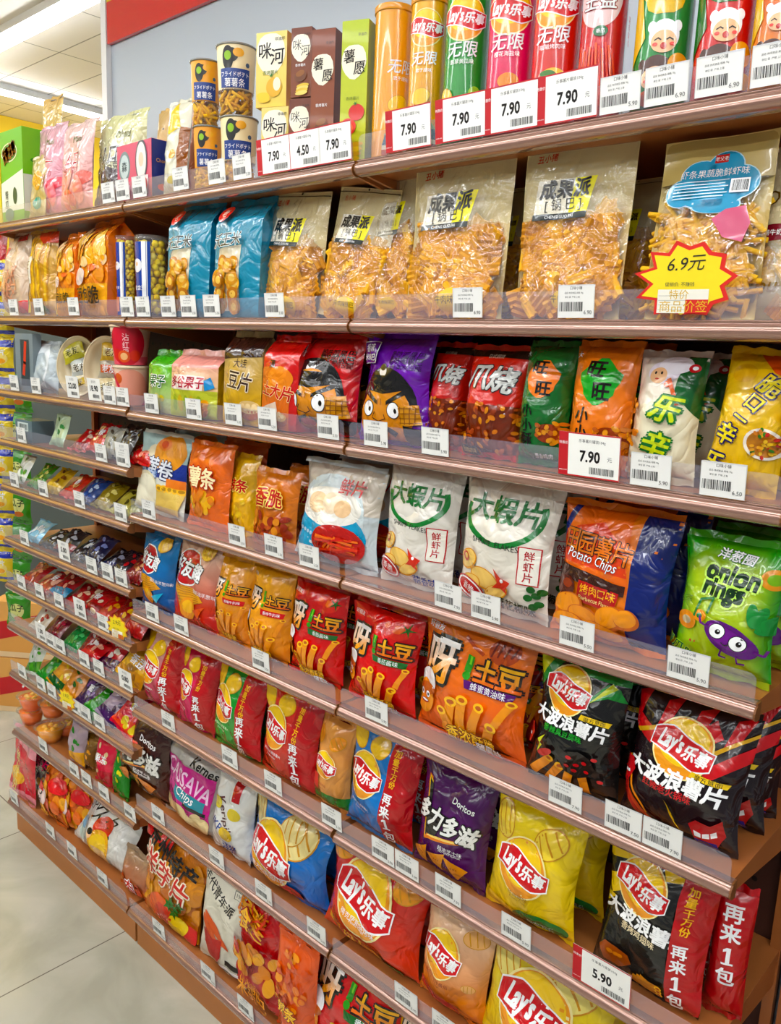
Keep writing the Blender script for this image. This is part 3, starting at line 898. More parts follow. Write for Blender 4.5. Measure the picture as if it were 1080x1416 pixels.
def art_ya(flav, fc, veg, base2=None, chef=True):
    """'呀!土豆' fries"""
    def f(A):
        if veg == 'tomato':
            for x, y, r in ((.28, .86, .13), (.14, .88, .08)): A.ell(x, y, r, r * .8, '#e83a20'); A.ell(x - .02, y + .01, r * .5, r * .35, '#f49a80')
            A.star(.36, .88, .09, .02, 5, '#2c7a24')
        elif veg == 'honey':
            A.ell(.28, .86, .13, .10, '#c4581c', .3)
            for k in range(4): A.stroke([(.18 + .055 * k, .80 + .01 * k), (.21 + .055 * k, .92)], .016, '#8a3210')
            A.stroke([(.12, .80), (-.05, .90)], .025, '#c4581c'); A.ell(.31, .76, .014, .05, '#d86a10')
        A.text('好丽友', -.34, .915, .055, W_, .03, -.08)
        A.text('呀', -.24, .66, .36, W_, .05, -.05, .05, .9, out=('#2e2b22', .065), grad='#f0a010')
        A.stroke([(.035, .76), (.02, .645)], .06, '#3aa51e'); A.ell(.015, .60, .034, .034, '#3aa51e')
        A.stroke([(.04, .765), (.035, .70)], .02, '#8edc4e')
        A.text('土豆', .27, .665, .20, '#ffd23c', .05, -.02, 0, 1.0, out=('#3a1a0c', .07), grad='#f07818')
        A.poly([(.02, .50), (.42, .49), (.44, .55), (.0, .565)], fc); A.text(flav, .22, .525, .062, W_, .02, -.03)
        if chef:
            A.ell(-.36, .44, .13, .10, '#f4f4f4', .5); A.ell(-.38, .30, .105, .14, '#f0a860'); A.ell(-.36, .37, .11, .05, '#c86a1a', .2)
            for x in (-.42, -.34): A.ell(x, .325, .022, .026, W_); A.ell(x + .004, .325, .010, .014, K_)
            A.ell(-.37, .295, .022, .02, '#e08848'); A.ell(-.37, .262, .045, .018, '#b01c14'); A.ell(-.37, .266, .035, .008, W_)
        A.fry(-.12, .10, -.08, .36, .09); A.fry(.0, .10, .02, .40, .085); A.fry(.08, .08, .18, .38, .08); A.fry(.20, .06, .30, .26, .08); A.fry(-.02, .06, -.16, .26, .075)
        A.fry(.34, .30, .42, .48, .055)
        A.text('香浓酥脆', .1, .105, .115, '#ffd23c', .03, -.06, 0, .9, out=('#8a3a0a', .05))
        A.text('薄厚味', .24, .045, .075, W_, .03, -.06, 0, 1, out=(K_, .03))
    return f
def art_haoyouqu(c2):
    def f(A):
        A.ell(-.12, .68, .32, .26, '#ffffff'); A.ell(-.12, .68, .30, .24, '#cc1420')
        A.text('好友趣', -.08, .67, .26, W_, .045, -.1, .2, .85, out=(K_, .03))
        A.poly([(-.45, .46), (.1, .45), (.32, .33), (-.2, .18)], '#eab02a')
        for k in range(7): A.stroke([(-.40 + .03 * k, .45 - .035 * k), (.12 + .02 * k, .43 - .02 * k)], .008, '#c07a14')
        A.ell(-.02, .2, .17, .15, '#f0a428'); A.ell(-.02, .22, .12, .09, '#f8c64c')
        A.poly([(.1, .2), (.36, .28), (.22, .12)], c2)
        A.text('酸奶油洋葱味', .28, .42, .07, W_, .01, -.1)
        A.chip(.25, .92, .14, .13, .3)
    return f
def art_doritos(bg, chipc):
    def f(A):
        for c, o in (('#f08a1c', 0), ('#f8d878', .015), (K_, .03)):
            A.poly([(-.36 + o, .88 - o), (-.30 + o, .86 - o * 2), (-.20, .32 + o), (-.28 + o * .5, .30 + o)], c)
        A.poly([(-.28, .30), (-.24, .36), (.28, .44), (.26, .40)], '#e88a20'); A.poly([(-.24, .34), (-.2, .37), (.2, .42), (.2, .40)], '#fbe3a0')
        A.poly([(-.34, .62), (.05, .60), (-.1, .38), (-.22, .36)], '#241a1a')
        A.text('Doritos', .20, .74, .10, W_, .03, -.12)
        A.text('多力多滋', .0, .53, .265, '#f2f2ee', .05, -.14, .12, .82, out=(K_, .05))
        A.text('超浓芝士味', .12, .30, .06, W_, .02, -.05); A.text('HOT SPICY FLAVOR', .12, .27, .03, W_, .01, -.05)
        for x, y, r in ((-.05, .14, .3), (.18, .12, -.2), (-.30, .12, .5)):
            cr, sr = math.cos(r), math.sin(r)
            A.poly([(x + a * cr - b * sr, y + (a * sr + b * cr)) for a, b in ((-.15, .09), (.15, .08), (.02, -.09))], chipc)
            for k in range(3): A.ell(x + .03 * k - .03, y + .03, .008, .008, '#a8501a')
    return f
def art_shrimp(flav, fcol):
    def f(A):
        A.L += 1
        for a in range(40):
            t0, t1 = math.pi * 2 * a / 40, math.pi * 2 * (a + 1) / 40
            if .3 < (t0 % 6.28) < 2.9: continue
            A.add([(A.X(.0) + A.w * .42 * math.cos(t0), A.Y(.74) + A.w * .33 * math.sin(t0)), (A.X(.0) + A.w * .42 * math.cos(t1), A.Y(.74) + A.w * .33 * math.sin(t1)),
                   (A.X(.0) + A.w * .36 * math.cos(t1), A.Y(.74) + A.w * .28 * math.sin(t1)), (A.X(.0) + A.w * .36 * math.cos(t0), A.Y(.74) + A.w * .28 * math.sin(t0))], lin('#0e8c3c'))
        A.text('大蝦片', 0, .76, .26, '#13803a', .04, -.03)
        A.text('SHRIMP  FLAKES', -.02, .50, .075, '#222222', .015, -.05)
        A.rect(.24, .24, .44, .52, '#c8202a'); A.rect(.252, .248, .428, .512, '#f3efe6'); A.text('鮮虾片', .34, .455, .095, '#c8202a', .02, vert=True)
        for x, y, rx, ry, r in ((-.34, .34, .13, .1, .4), (-.12, .22, .17, .10, -.3), (-.30, .16, .15, .09, .2), (.02, .14, .14, .07, .4)): A.ell(x, y, rx, ry, '#e3a64c', r); A.ell(x, y + .004, rx * .9, ry * .85, '#f2d59a', r)
        A.ell(-.36, .36, .04, .05, '#c83a1c', .4); A.ell(-.355, .365, .022, .03, '#f2d59a', .4)
        A.ell(-.30, .12, .19, .10, '#c8202a', -.3); A.ell(-.30, .12, .17, .085, W_, -.3); A.ell(-.30, .12, .15, .07, '#c8202a', -.3); A.text('香脆', -.30, .12, .08, W_, .02, -.3)
        A.blob(.10, .22, [(-.10, .13), (-.02, .05), (.09, .02), (.03, -.05), (.06, -.10), (-.03, -.05), (-.12, -.06), (-.06, .0)], '#dc3a18')
        A.ell(.09, .24, .018, .018, W_)
        A.text(flav, .22, .07, .10, fcol, .03, -.03)
        if flav.startswith('青'):
            for x, y in ((.38, .22), (.42, .18), (.36, .16), (.44, .12), (.40, .10), (.46, .21)): A.ell(x, y, .035, .03, '#2a6a2e')
    return f
def art_onion(A):
    A.ell(.44, .78, .13, .11, '#f0a82c'); A.ell(.44, .78, .07, .06, '#8fc61a')
    A.text('洋葱圈', .05, .90, .12, W_, .03, -.1, .2, out=('#1c7a22', .05))
    for t, x, y, s in (('onion', .06, .76, .30), ('rings', .0, .62, .29)):
        A.text(t, x, y, s * .96, '#12431c', .075, -.12, .05, .80, out=('#d9f59a', .055))
    A.L -= 0
    A.ell(-.34, .36, .12, .10, '#f0a020'); A.ell(-.34, .36, .055, .045, '#d8c8a8'); A.ell(-.18, .42, .075, .06, '#f0a020'); A.ell(-.18, .42, .032, .026, '#18843a')
    A.stroke([(-.24, .41), (-.20, .54), (-.07, .57), (-.10, .45)], .025, '#18843a')
    for k in range(4): A.stroke([(-.42, .50 + .012 * k), (-.30, .51 + .012 * k)], .005, '#5c8a10')
    for dx, dy, r in ((.26, .16, 1.2), (.34, .13, .7), (.36, .08, .2), (.20, .17, 1.7)): A.ell(.12 + dx, .33 + dy, .12, .05, '#159640', r)
    A.ell(.16, .30, .27, .14, '#6e2585', -.42); A.ell(.12, .325, .18, .07, '#9a4ab0', -.42); A.ell(.14, .305, .20, .09, '#83359a', -.42)
    for x, y in ((.04, .345), (.24, .285)): A.ell(x, y, .082, .078, '#2b1030'); A.ell(x, y, .074, .070, W_); A.ell(x + .012, y - .003, .026, .026, K_); A.ell(x + .018, y + .004, .008, .008, W_)
    A.stroke([(.10, .275), (.12, .262), (.15, .262), (.16, .272)], .012, '#3a0d40')
    A.stroke([(-.08, .37), (-.13, .38), (-.15, .42)], .022, '#7a2c8c'); A.stroke([(.38, .24), (.44, .22), (.46, .26)], .022, '#7a2c8c')
    A.stroke([(.10, .22), (.08, .18), (.14, .175)], .018, '#7a2c8c'); A.stroke([(.24, .19), (.25, .15), (.31, .15)], .018, '#7a2c8c')
    A.ell(-.24, .22, .014, .014, '#d8401c'); A.ell(-.18, .225, .014, .014, '#d8401c')
    A.text('青瓜味', -.36, .15, .12, '#116a2c', .03, -.35, out=('#b8dc4a', .03))
def art_tianyuan(A):
    A.rect(.22, 0, .5, 1, '#1a2f7c')
    A.poly([(-.5, 1), (.14, 1), (.22, .40), (-.5, .46)], '#f07a18'); A.poly([(-.5, .8), (-.1, .9), (.16, .7), (.2, .52), (-.5, .56)], '#e8501c')
    A.poly([(-.40, 1), (-.34, 1), (-.5, .74), (-.5, .84)], '#2a3c8c')
    for i, ch in enumerate('田园薯片'): A.text(ch, -.38 + i * .17, .73 - i * .012, .20, '#e8862a', .02, -.06, 0, .9, out=('#3a160a', .035))
    A.text('Potato Chips', -.14, .595, .12, W_, .0, -.12, .25, .8, out=('#3a160a', .02))
    A.poly([(-.5, .42), (.2, .38), (.2, .46), (-.5, .54)], '#4a2a22')
    A.poly([(-.26, .26), (.14, .25), (.16, .40), (-.24, .43)], '#c01c1c'); A.text('烤肉口味', -.04, .365, .09, '#f6c83c', .015, -.05); A.text('Barbecue Flavor', -.05, .295, .055, '#fce9b0', .015, -.05)
    A.ell(-.38, .36, .10, .09, '#6a2a18'); A.ell(-.36, .38, .05, .04, '#a04a2c')
    for x, y, rx, ry, r in ((-.34, .22, .16, .10, .3), (-.14, .14, .20, .10, -.2), (.10, .20, .14, .10, .4), (.04, .08, .2, .07, -.1), (-.30, .08, .16, .08, 0), (.24, .22, .09, .08, .3)):
        A.ell(x, y, rx, ry, '#d9761a', r); A.ell(x - .01, y + .008, rx * .88, ry * .82, '#f4a63a', r)
def art_face(tagtxt, skin='#dc9a4a', tc='#b0101c', side='#3a0d12'):
    def f(A):
        # word patch and side writing
        for k, t in enumerate(('脆吱呱果巴', '酷吱呱锅巴', '唇唇演你吃日能')): A.text(t, .24, .83 - .062 * k, .085 if k < 2 else .06, side, .02, -.02)
        # hair, face, features of a scowling cartoon man
        A.ell(-.02, .36, .44, .40, '#1d1a1c'); A.ell(-.05, .66, .07, .06, '#e9e4e0'); A.ell(-.05, .70, .06, .04, '#1d1a1c')
        A.ell(-.02, .22, .40, .42, skin); A.poly([(-.44, .42), (-.34, .47), (-.04, .44), (-.04, .62), (-.3, .62)], '#1d1a1c'); A.poly([(.40, .42), (.30, .49), (-.04, .44), (-.04, .62), (.28, .62)], '#1d1a1c')
        A.poly([(-.38, .44), (-.12, .335), (-.12, .37), (-.36, .50)], '#1d1a1c'); A.poly([(.34, .46), (.02, .335), (.02, .375), (.34, .52)], '#1d1a1c')
        for x in (-.26, .14):
            A.ell(x, .29, .10, .095, K_); A.ell(x, .29, .09, .085, W_); A.ell(x + .03, .285, .025, .028, K_)
        A.stroke([(-.13, .26), (-.16, .20), (-.06, .17), (.02, .20), (.0, .24)], .010, '#6a3a18')
        A.stroke([(-.10, .33), (-.10, .39)], .008, '#6a3a18'); A.stroke([(-.05, .33), (-.05, .39)], .008, '#6a3a18')
        A.poly([(-.24, .10), (-.06, .16), (-.06, .13), (-.2, .05)], '#1d1a1c'); A.poly([(.2, .08), (-.02, .16), (-.02, .13), (.14, .04)], '#1d1a1c'); A.ell(-.04, .09, .10, .035, '#a5261c')
        A.blob(.34, .25, [(-.11, .09), (.09, .13), (.12, -.09), (-.08, -.12)], '#d9a048')
        for k in range(4): A.stroke([(.25 + .05 * k, .17), (.26 + .05 * k, .33)], .008, '#9a6420'); A.stroke([(.24, .18 + .045 * k), (.45, .19 + .045 * k)], .008, '#9a6420')
        A.poly([(.28, .16), (.50, .12), (.5, 0), (.30, .0)], '#1d1a1c')
        A.poly([(-.48, .74), (-.20, .73), (-.19, .93), (-.47, .95)], W_); A.poly([(-.47, .745), (-.21, .735), (-.2, .925), (-.46, .942)], tc)
        A.text(tagtxt[0], -.335, .885, .088, W_, .03, -.03); A.text(tagtxt[1], -.335, .80, .08, W_, .03, -.03)
    return f
def art_zhua(A):
    A.poly([(-.5, 1), (.5, 1), (.5, .92), (-.5, .93)], '#241614'); A.text('爪烧', .02, .72, .42, '#d8d8d4', .04, -.12, .15, .95, out=('#3a3030', .03))
    A.text('日式照烧', .0, .93, .07, '#e8d8c8', .01)
    r = random.Random(4)
    A.rect(-.5, 0, .5, .46, '#8c3a12')
    for k in range(60): A.ell(r.uniform(-.5, .5), r.uniform(0, .46), r.uniform(.03, .06), r.uniform(.02, .04), r.choice(('#c8661c', '#a84a14', '#dd8a2e', '#e8a040', '#b8541a')), r.uniform(0, 3))
    A.rect(-.36, .03, -.06, .09, '#2a1a14'); A.text('劲辣肉味', -.21, .06, .055, '#e8d8a0', .01)
def art_wangwang(c1, c2, label, sub):
    def f(A):
        A.blob(.04, .70, [(.30 * math.cos(a) * (1 + .12 * math.sin(5 * a)), .34 * math.sin(a) * (1 + .1 * math.cos(4 * a))) for a in [i * .35 for i in range(18)]], c2)
        A.text('旺', -.03, .80, .28, K_, .05, -.03); A.text('旺', .10, .62, .30, K_, .05, -.03)
        A.text(label, -.16, .42, .26, K_, .035, -.05, vert=True)
        A.text('大', -.40, .92, .10, W_, .03); A.ell(.28, .24, .24, .18, '#a8481a'); r = random.Random(3)
        for k in range(22): A.ell(.28 + r.uniform(-.2, .2), .24 + r.uniform(-.12, .12), .05, .035, r.choice(('#d98a34', '#c46a20', '#e9ab58')), r.uniform(0, 3))
        A.text(sub, .18, .06, .08, W_, .02)
    return f
def art_bingxin(A):
    A.poly([(-.5, .55), (-.5, .0), (.5, 0), (.5, .66), (.1, .72), (-.1, .62)], '#efe8d2'); A.poly([(.22, 1), (.5, 1), (.5, .50), (.18, .70)], '#0f6c34')
    A.ell(-.03, .86, .24, .17, '#ece4ee'); A.ell(.10, .92, .24, .14, '#f4f0f6'); A.ell(-.10, .83, .13, .12, '#f5cfae'); A.ell(-.15, .85, .016, .022, K_); A.ell(-.06, .85, .016, .022, K_); A.ell(-.11, .80, .03, .012, '#c8402a')
    A.ell(.36, .90, .07, .065, '#c81828'); A.ell(.37, .90, .035, .03, W_)
    A.stroke([(.08, .80), (.20, .66), (.24, .60)], .06, '#d86a2a'); A.ell(.07, .76, .06, .05, '#d86a2a')
    A.text('乐辛', .06, .56, .30, '#f4f4e4', .04, -.03, 0, .95, vert=True, out=('#0f8034', .07)) if False else None
    A.text('乐', .12, .56, .42, '#d8e83a', .04, -.2, .2, 1, out=('#0f8034', .07)); A.text('辛', .02, .26, .42, '#d8e83a', .04, -.2, .2, 1, out=('#0f8034', .07))
    r = random.Random(8)
    for k in range(26): A.ell(-.38 + r.uniform(-.1, .12), r.uniform(.1, .62), .04, .035, r.choice(('#e0963c', '#f0b45c', '#cf7a24')), r.uniform(0, 3))
def art_pacui(A):
    A.poly([(-.1, 1), (.5, 1), (.5, .80), (.2, .86)], '#e8641c'); A.ell(-.20, .84, .18, .14, '#e8b830')
    A.text('脆', .20, .76, .30, '#f8e436', .04, -.5, 0, 1, out=('#2a1a6a', .07)); A.text('口', .06, .62, .26, '#f8e436', .04, -.5, 0, 1, out=('#2a1a6a', .07)); A.text('一', -.06, .50, .22, '#f8e436', .05, -.5, 0, 1, out=('#2a1a6a', .07))
    A.text('辛', -.22, .38, .32, '#f8e436', .04, -.3, 0, 1, out=('#2a1a6a', .07)); A.text('乐', -.34, .16, .32, '#f8e436', .04, -.3, 0, 1, out=('#2a1a6a', .07))
    A.ell(.28, .34, .24, .22, '#f4ece0', -.5); A.ell(.28, .34, .20, .18, '#c88a3a', -.5); r = random.Random(5)
    for k in range(34):
        a, q = r.uniform(0, 6.28), r.uniform(0, 1) ** .5
        A.ell(.28 + .17 * q * math.cos(a), .34 + .11 * q * math.sin(a), .03, .022, r.choice(('#e8b04a', '#f2d080', '#c8321c', '#d88a2a', '#4a8a2a')), a)
    A.ell(.44, .56, .07, .06, '#d8201c'); A.text('粒', .44, .56, .07, W_, .01)
def art_cgp(A):
    A.poly([(-.36, .60), (-.04, .60), (-.0, .79), (-.34, .79)], '#f4f2ec'); A.poly([(-.04, .60), (.14, .60), (.20, .79), (-.0, .79)], '#e9e23a')
    A.poly([(-.375, .565), (.135, .565), (.14, .60), (-.37, .60)], '#24302c'); A.text('CHENG GUO PAI', -.12, .582, .035, W_, .01)
    A.text('成果派', -.08, .735, .155, K_, .05, 0, .12, 1); A.text('[ 锅 巴 ]', -.09, .645, .10, K_, .01, 0, 0, 1)
    A.text('丑小猪', -.28, .915, .065, '#c8281c', .03, .05, .1)
    A.stroke([(-.5, .965), (.5, .965)], .010, '#2c2c28'); A.ell(0, .985, .014, .014, K_)
    A.ell(.14, .10, .17, .10, '#eec83a'); A.text('牛肉味锅巴', .12, .11, .065, K_, .01)
def art_cloud(A):
    A.rect(-.5, .76, .5, 1, '#cdbb8c')
    for c, g in (('#d4ecf4', 1.06), ('#3aa6cc', 1.0)):
        A.L += 1
        for x, y, rx, ry in ((-.26, .70, .15, .12), (-.12, .79, .17, .13), (.08, .83, .16, .13), (.22, .74, .17, .14), (0, .70, .30, .15), (.06, .62, .20, .07)):
            n = 22; A.add([(A.X(x) + A.w * rx * g * math.cos(2 * math.pi * i / n), A.Y(y) + A.w * ry * g * math.sin(2 * math.pi * i / n)) for i in range(n)], lin(c))
    A.rect(-.02, .855, .10, .90, '#cc2a20'); A.text('老父老', .04, .877, .04, W_, .01)
    A.text('虾条果蔬脆鲜虾味', 0, .80, .075, W_, .02)
    for k in range(6): A.rect(-.34, .755 - .018 * k, .14 - .03 * (k % 2), .760 - .018 * k, '#d8f0f6')
    A.blob(.22, .50, [(-.16, .06), (-.06, .14), (.10, .17), (.16, .02), (.12, -.14), (-.04, -.10)], '#d8889c')
    A.rect(.16, .68, .32, .755, W_); A.barcode(.24, .7175, .13, .09, seed=3)
def art_generic(txt, tc=W_, food=None, oc=None, seed=1, ty=.6, ts=.2, vert=False, sub=None, band=None, panel=None):
    def f(A):
        r = random.Random(seed)
        if band: A.rect(-.5, band[0], .5, band[1], band[2])
        if food:
            cx, cy, rx, ry, cols, n = food
            for k in range(n): A.ell(cx + r.uniform(-rx, rx), cy + r.uniform(-ry, ry), r.uniform(.05, .10), r.uniform(.04, .08), r.choice(cols), r.uniform(0, 3))
        if panel: A.rect(*panel)
        A.text(txt, .0, ty, ts, tc, .035, 0, 0, 1, out=(oc, .05) if oc else None, vert=vert)
        if sub: A.text(sub[0], sub[1], sub[2], sub[3], sub[4], .02)
    return f
# ------------------------------------------------------------------ goods on the shelves
_seed = [0]
GOODS = []      # (row, x, short words) for naming the price tags
def note(row, X, w, short): GOODS.append((row, X, w, short))
def bag(row, xl, xr, yt, art, base, label, short, cat='snack bag', name='snack_bag', d=.075, yaw=0.0, lean=.10, y0=.014, group=None, seed=None, mat='film', roll=0.0, lift=0.0, **kw):
    _seed[0] += 1; sd = seed if seed is not None else _seed[0]
    yc = front(row) + y0 + d / 2
    X, w, h = sight(row, xl, xr, yt, yc, yaw, lean, lift)
    o = pillow_bag(name, w, h, d, art, base, sd, mat, **kw)
    place(o, row, X, yc, yaw, lean, roll, lift); tag(o, label, cat, group); note(row, X, w, short)
    return o
def gbag(row, xl, xr, yt, art, base, label, short, cat='snack bag', name='block_bag', d=.07, yaw=0.0, lean=.04, y0=.012, group=None, mat='film', roll=0.0, **kw):
    _seed[0] += 1; yc = front(row) + y0 + d / 2
    X, w, h = sight(row, xl, xr, yt, yc - d / 2, yaw, lean)
    o = gusset_bag(name, w, h, d, art, base, _seed[0], mat, **kw)
    place(o, row, X, yc, yaw, lean, roll); tag(o, label, cat, group); note(row, X, w, short)
    return o
def boxp(row, xl, xr, yt, art, base, label, short, d=.05, yaw=0.0, y0=.012, lift=0.0, yt_low=None, w=None, h=None, group=None, name='snack_box', cat='snack box', **kw):
    yc = front(row) + y0 + d / 2
    X, w_, h_ = sight(row, xl, xr, yt, yc - d / 2, yaw, 0, lift)
    w = w or w_; h = h or h_
    o = carton(name, w, h, d, art, base, **kw)
    place(o, row, X, yc, yaw, 0, 0, lift); tag(o, label, cat, group); note(row, X, w, short)
    return o, h, X

def onion_base(u, v):
    a, b = lin('#b4cc18'), lin('#2f9f2c'); t = min(1, max(0, (abs(u) * 2 - .55) / .45) ** 1.2 + max(0, (v - .78) / .22))
    return tuple(a[k] * (1 - t) + b[k] * t for k in range(3))
# ======== bay C, shelf 4: onion rings, potato chips, shrimp flakes
bag('C4', 938, 1082, 742, art_onion, onion_base, 'bright green onion rings bag with a purple onion face, rightmost on its shelf', 'the green onion rings bag', d=.085, lean=.10, seed=3)
bag('C4', 772, 936, 700, art_tianyuan, '#f08c28', 'orange and dark blue barbecue potato chips bag beside the green onion rings bag', 'the orange and blue barbecue chips bag', d=.08, lean=.1, seed=11)
bag('C4', 640, 772, 655, art_shrimp('青花椒味', '#23402a'), '#ebe6dc', 'white shrimp flakes bag with a green ring and green pepper print', 'the white shrimp flakes bag with green ring', d=.08, seed=21)
bag('C4', 536, 636, 640, art_shrimp('蒜香味', '#2a4aa0'), '#e6e2da', 'white shrimp flakes bag with blue lettering, second from the left of the two white ones', 'the white shrimp flakes bag with blue lettering', d=.08, seed=22)
def art_bowl(A):
    A.rect(-.5, .55, .5, 1, '#d8d0c4'); A.ell(-.05, .52, .45, .36, '#dfe8ea'); A.ell(-.05, .30, .47, .26, '#5aaed0')
    A.ell(-.05, .58, .42, .18, '#f2efe8'); A.ell(-.20, .60, .13, .10, '#f4dcc0'); A.ell(.0, .62, .13, .10, '#f6e6d0'); A.ell(.14, .58, .10, .08, '#f0d4b4')
    for k in range(14): A.ell(-.44 + .055 * k, .32 - .06 * math.sin(k * .24), .022, .018, '#bfe0ee')
    A.ell(.12, .22, .30, .17, '#c42216'); r = random.Random(3)
    for k in range(26): A.stroke([(.12 + r.uniform(-.24, .24), .22 + r.uniform(-.07, .07)), (.12 + r.uniform(-.24, .24), .22 + r.uniform(-.07, .07))], .02, r.choice(('#ea4a24', '#d8301a', '#f28a50')))
    A.text('鲜片', .22, .80, .16, '#c8202a', .03)
bag('B4', 418, 530, 640, art_bowl, '#cfd6d8', 'pale bag printed with a blue dumpling bowl and a red dish', 'the bag with a blue bowl', d=.07, seed=24)
bag('B4', 352, 414, 650, art_generic('香脆', '#c8201c', (0, .25, .4, .16, ('#c8641c', '#e29a40', '#a83c14'), 30), '#ffe6a0', 4, .66, .3), '#d8801c', 'brown and red snack bag with fried pieces, left of the blue bowl bag', 'the brown fried snack bag', d=.06, seed=25)
bag('B4', 318, 356, 628, art_generic('辣条', '#d01c1c', (0, .3, .3, .12, ('#e0b030', '#f0d060'), 12), '#fff0a0', 5, .62, .34), '#f0c020', 'yellow snack bag with red lettering behind the brown fried snack bag', 'the yellow and red snack bag', d=.05, y0=.05, seed=26)
bag('B4', 262, 322, 612, art_generic('薯条', '#fff4d0', (0, .25, .35, .14, ('#f4c040', '#e8902c'), 20), '#c83c10', 6, .6, .32), '#ee7a20', 'orange chip bag standing beside the white and blue egg yolk crackers', 'the orange chip bag', d=.06, seed=27)
def art_egg(A):
    A.rect(-.5, .45, .5, .67, '#20409c'); A.rect(-.5, .67, .5, 1, '#b9d0d0'); A.ell(-.1, .70, .22, .16, '#efe6d0'); A.ell(.18, .78, .30, .22, '#eaa32c'); A.ell(.06, .88, .13, .08, '#e8882a'); A.ell(.06, .88, .08, .05, '#d8501c')
    A.text('蛋黄卷', -.08, .575, .26, '#e8ecf2', .03, -.08, 0, 1, out=('#202a60', .03)); A.text('鲜香酥脆', -.15, .49, .10, '#9ab4e0', .01)
    A.ell(-.22, .26, .30, .24, '#e9e2c6'); A.ell(-.20, .27, .26, .19, '#f6f2e0')
    for k in range(5): A.fry(.02 + .09 * k, .04, .10 + .09 * k, .32, .10, '#e6cf92', '#c8a050')
    A.rect(.22, .35, .5, .46, '#f08c20')
bag('B4', 194, 262, 598, art_egg, '#dfe0d8', 'white and blue egg yolk cracker bag with a yellow top, leftmost in its bay', 'the blue and white egg yolk bag', d=.06, lean=.14, seed=28, mat='matte_film')

# ======== bay C / B, shelf 5: crunchy fries
ya = dict(d=.085, lean=.08)
bag('C5', 700, 752, 898, art_ya('香辣味', '#1f6a2a', 'tomato'), '#a81812', 'red fries bag, painted darker for shade, behind the big orange fries bag', 'the shaded red fries bag', d=.08, y0=.10, seed=31)  # shade behind the orange bag is put into this darker red
bag('C5', 584, 738, 858, art_ya('蜂蜜黄油味', '#6a2080', 'honey'), ('#f0701c', '#f58a12'), 'big orange fries bag with a honey dipper, white and yellow lettering', 'the big orange fries bag', seed=32, **ya)
bag('C5', 487, 583, 838, art_ya('番茄酱味', '#157a30', 'tomato'), '#e01616', 'bright red fries bag with tomatoes, directly left of the big orange one', 'the bright red fries bag', seed=33, **ya)
bag('B5', 405, 480, 806, art_ya('番茄酱味', '#157a30', 'tomato'), '#dc1818', 'red fries bag with tomatoes, leftmost of the two bright red ones', 'the left red fries bag', seed=34, **ya)
bag('B5', 349, 405, 782, art_ya('香辣牛扒味', '#d8201c', 'none'), ('#ec9a10', '#f0b21c'), 'golden yellow fries bag next to the left red fries bag', 'the golden fries bag nearest the red ones', seed=35, **ya)
bag('B5', 305, 350, 770, art_ya('香辣牛扒味', '#d8201c', 'none'), ('#ea9410', '#eead1c'), 'golden yellow fries bag leaning beside the red and white corn chip bag', 'the golden fries bag beside the red corn chips', seed=36, **ya)
bag('B5', 246, 308, 745, art_haoyouqu('#e86a2c'), ('#c8141c', '#e8d2c0'), 'red chip bag with a white top and a round red emblem', 'the red and white corn chip bag', d=.08, seed=37)
bag('B5', 199, 247, 738, art_haoyouqu('#38c0e0'), ('#0f63ac', '#4a90c0'), 'blue chip bag with a round red emblem, leftmost on its shelf', 'the blue corn chip bag', d=.08, seed=38)
bag('C5', 742, 866, 912, art_wave('green', '香辣臭豆腐味', '#2fae3a', 'tofu'), '#1d1c1b', 'black wavy chips bag with green bands and stinky tofu picture', 'the black and green wavy chips bag', d=.085, seed=41)
bag('C5', 1000, 1085, 975, art_wave('red', '红辣老火锅味', '#d8202a', 'wolf'), '#2c1a20', 'red and black wavy chips bag at the right edge, behind the front one', 'the rear red and black wavy chips bag', d=.09, y0=.19, seed=43)
bag('C5', 872, 1040, 962, art_wave('red', '红辣老火锅味', '#d8202a', 'wolf'), '#2a1a20', 'large red and black wavy chips bag in front, hot pot flavour lightning print', 'the large red and black wavy chips bag', d=.095, lean=.14, seed=42)
# ======== shelf 6
bag('C6', 982, 1040, 1226, lambda A: (A.rect(-.5, 0, .5, 1, '#c5101c'), A.text('再来', .0, .84, .52, W_, .04, vert=True), one(A, 0, .51, .46), A.text('包', .0, .35, .50, W_, .04)), '#c5101c', 'red promotional strip bag rightmost on the shelf, white characters in a column', 'the rightmost red strip bag', d=.05, yaw=.2, y0=.075, seed=51)
bag('C6', 834, 984, 1172, art_wave('yellow', '香烤鸡翅味', '#e8dcc0', 'wing', strip=True, mouth=False), '#232220', 'black and yellow wavy chips bag with roast wings and a red right side', 'the black and yellow wavy chips bag', d=.09, lean=.12, seed=52)
bag('C6', 682, 806, 1108, art_lays('#f6e08a', '#b8860c', low=None, name='经典原味', extra=lambda A: (A.rect(-.5, 0, .5, .10, '#e8c010'), A.ell(.18, .06, .28, .10, '#1b8c3a'), A.text('田东万升', .2, .05, .07, W_, .02))), ('#f2cf12', '#f8e028'), 'bright yellow potato chips bag beside the purple bag', 'the bright yellow chips bag', d=.095, seed=53)
bag('C6', 582, 682, 1058, art_doritos('#5a1a62', '#e8a028'), '#5c1a66', 'dark purple tortilla chips bag with a burning triangle emblem', 'the purple tortilla chips bag', d=.09, seed=54)
bag('C6', 487, 580, 1004, art_lays_side(), '#1a86cc', 'blue potato chips bag with a red strip of white characters', 'the blue chips bag with red strip', d=.085, seed=55)
bag('B6', 442, 490, 990, art_lays('#efb27c', '#b0401c', low='#2b8a34', name='五香风味', extra=lambda A: A.blob(-.3, .3, [(-.2, .2), (.1, .1), (.15, -.2), (-.2, -.3)], '#d8463a')), '#e2b084', 'beige potato chips bag with a green lower edge, beside the blue one', 'the beige chips bag', d=.08, seed=56)
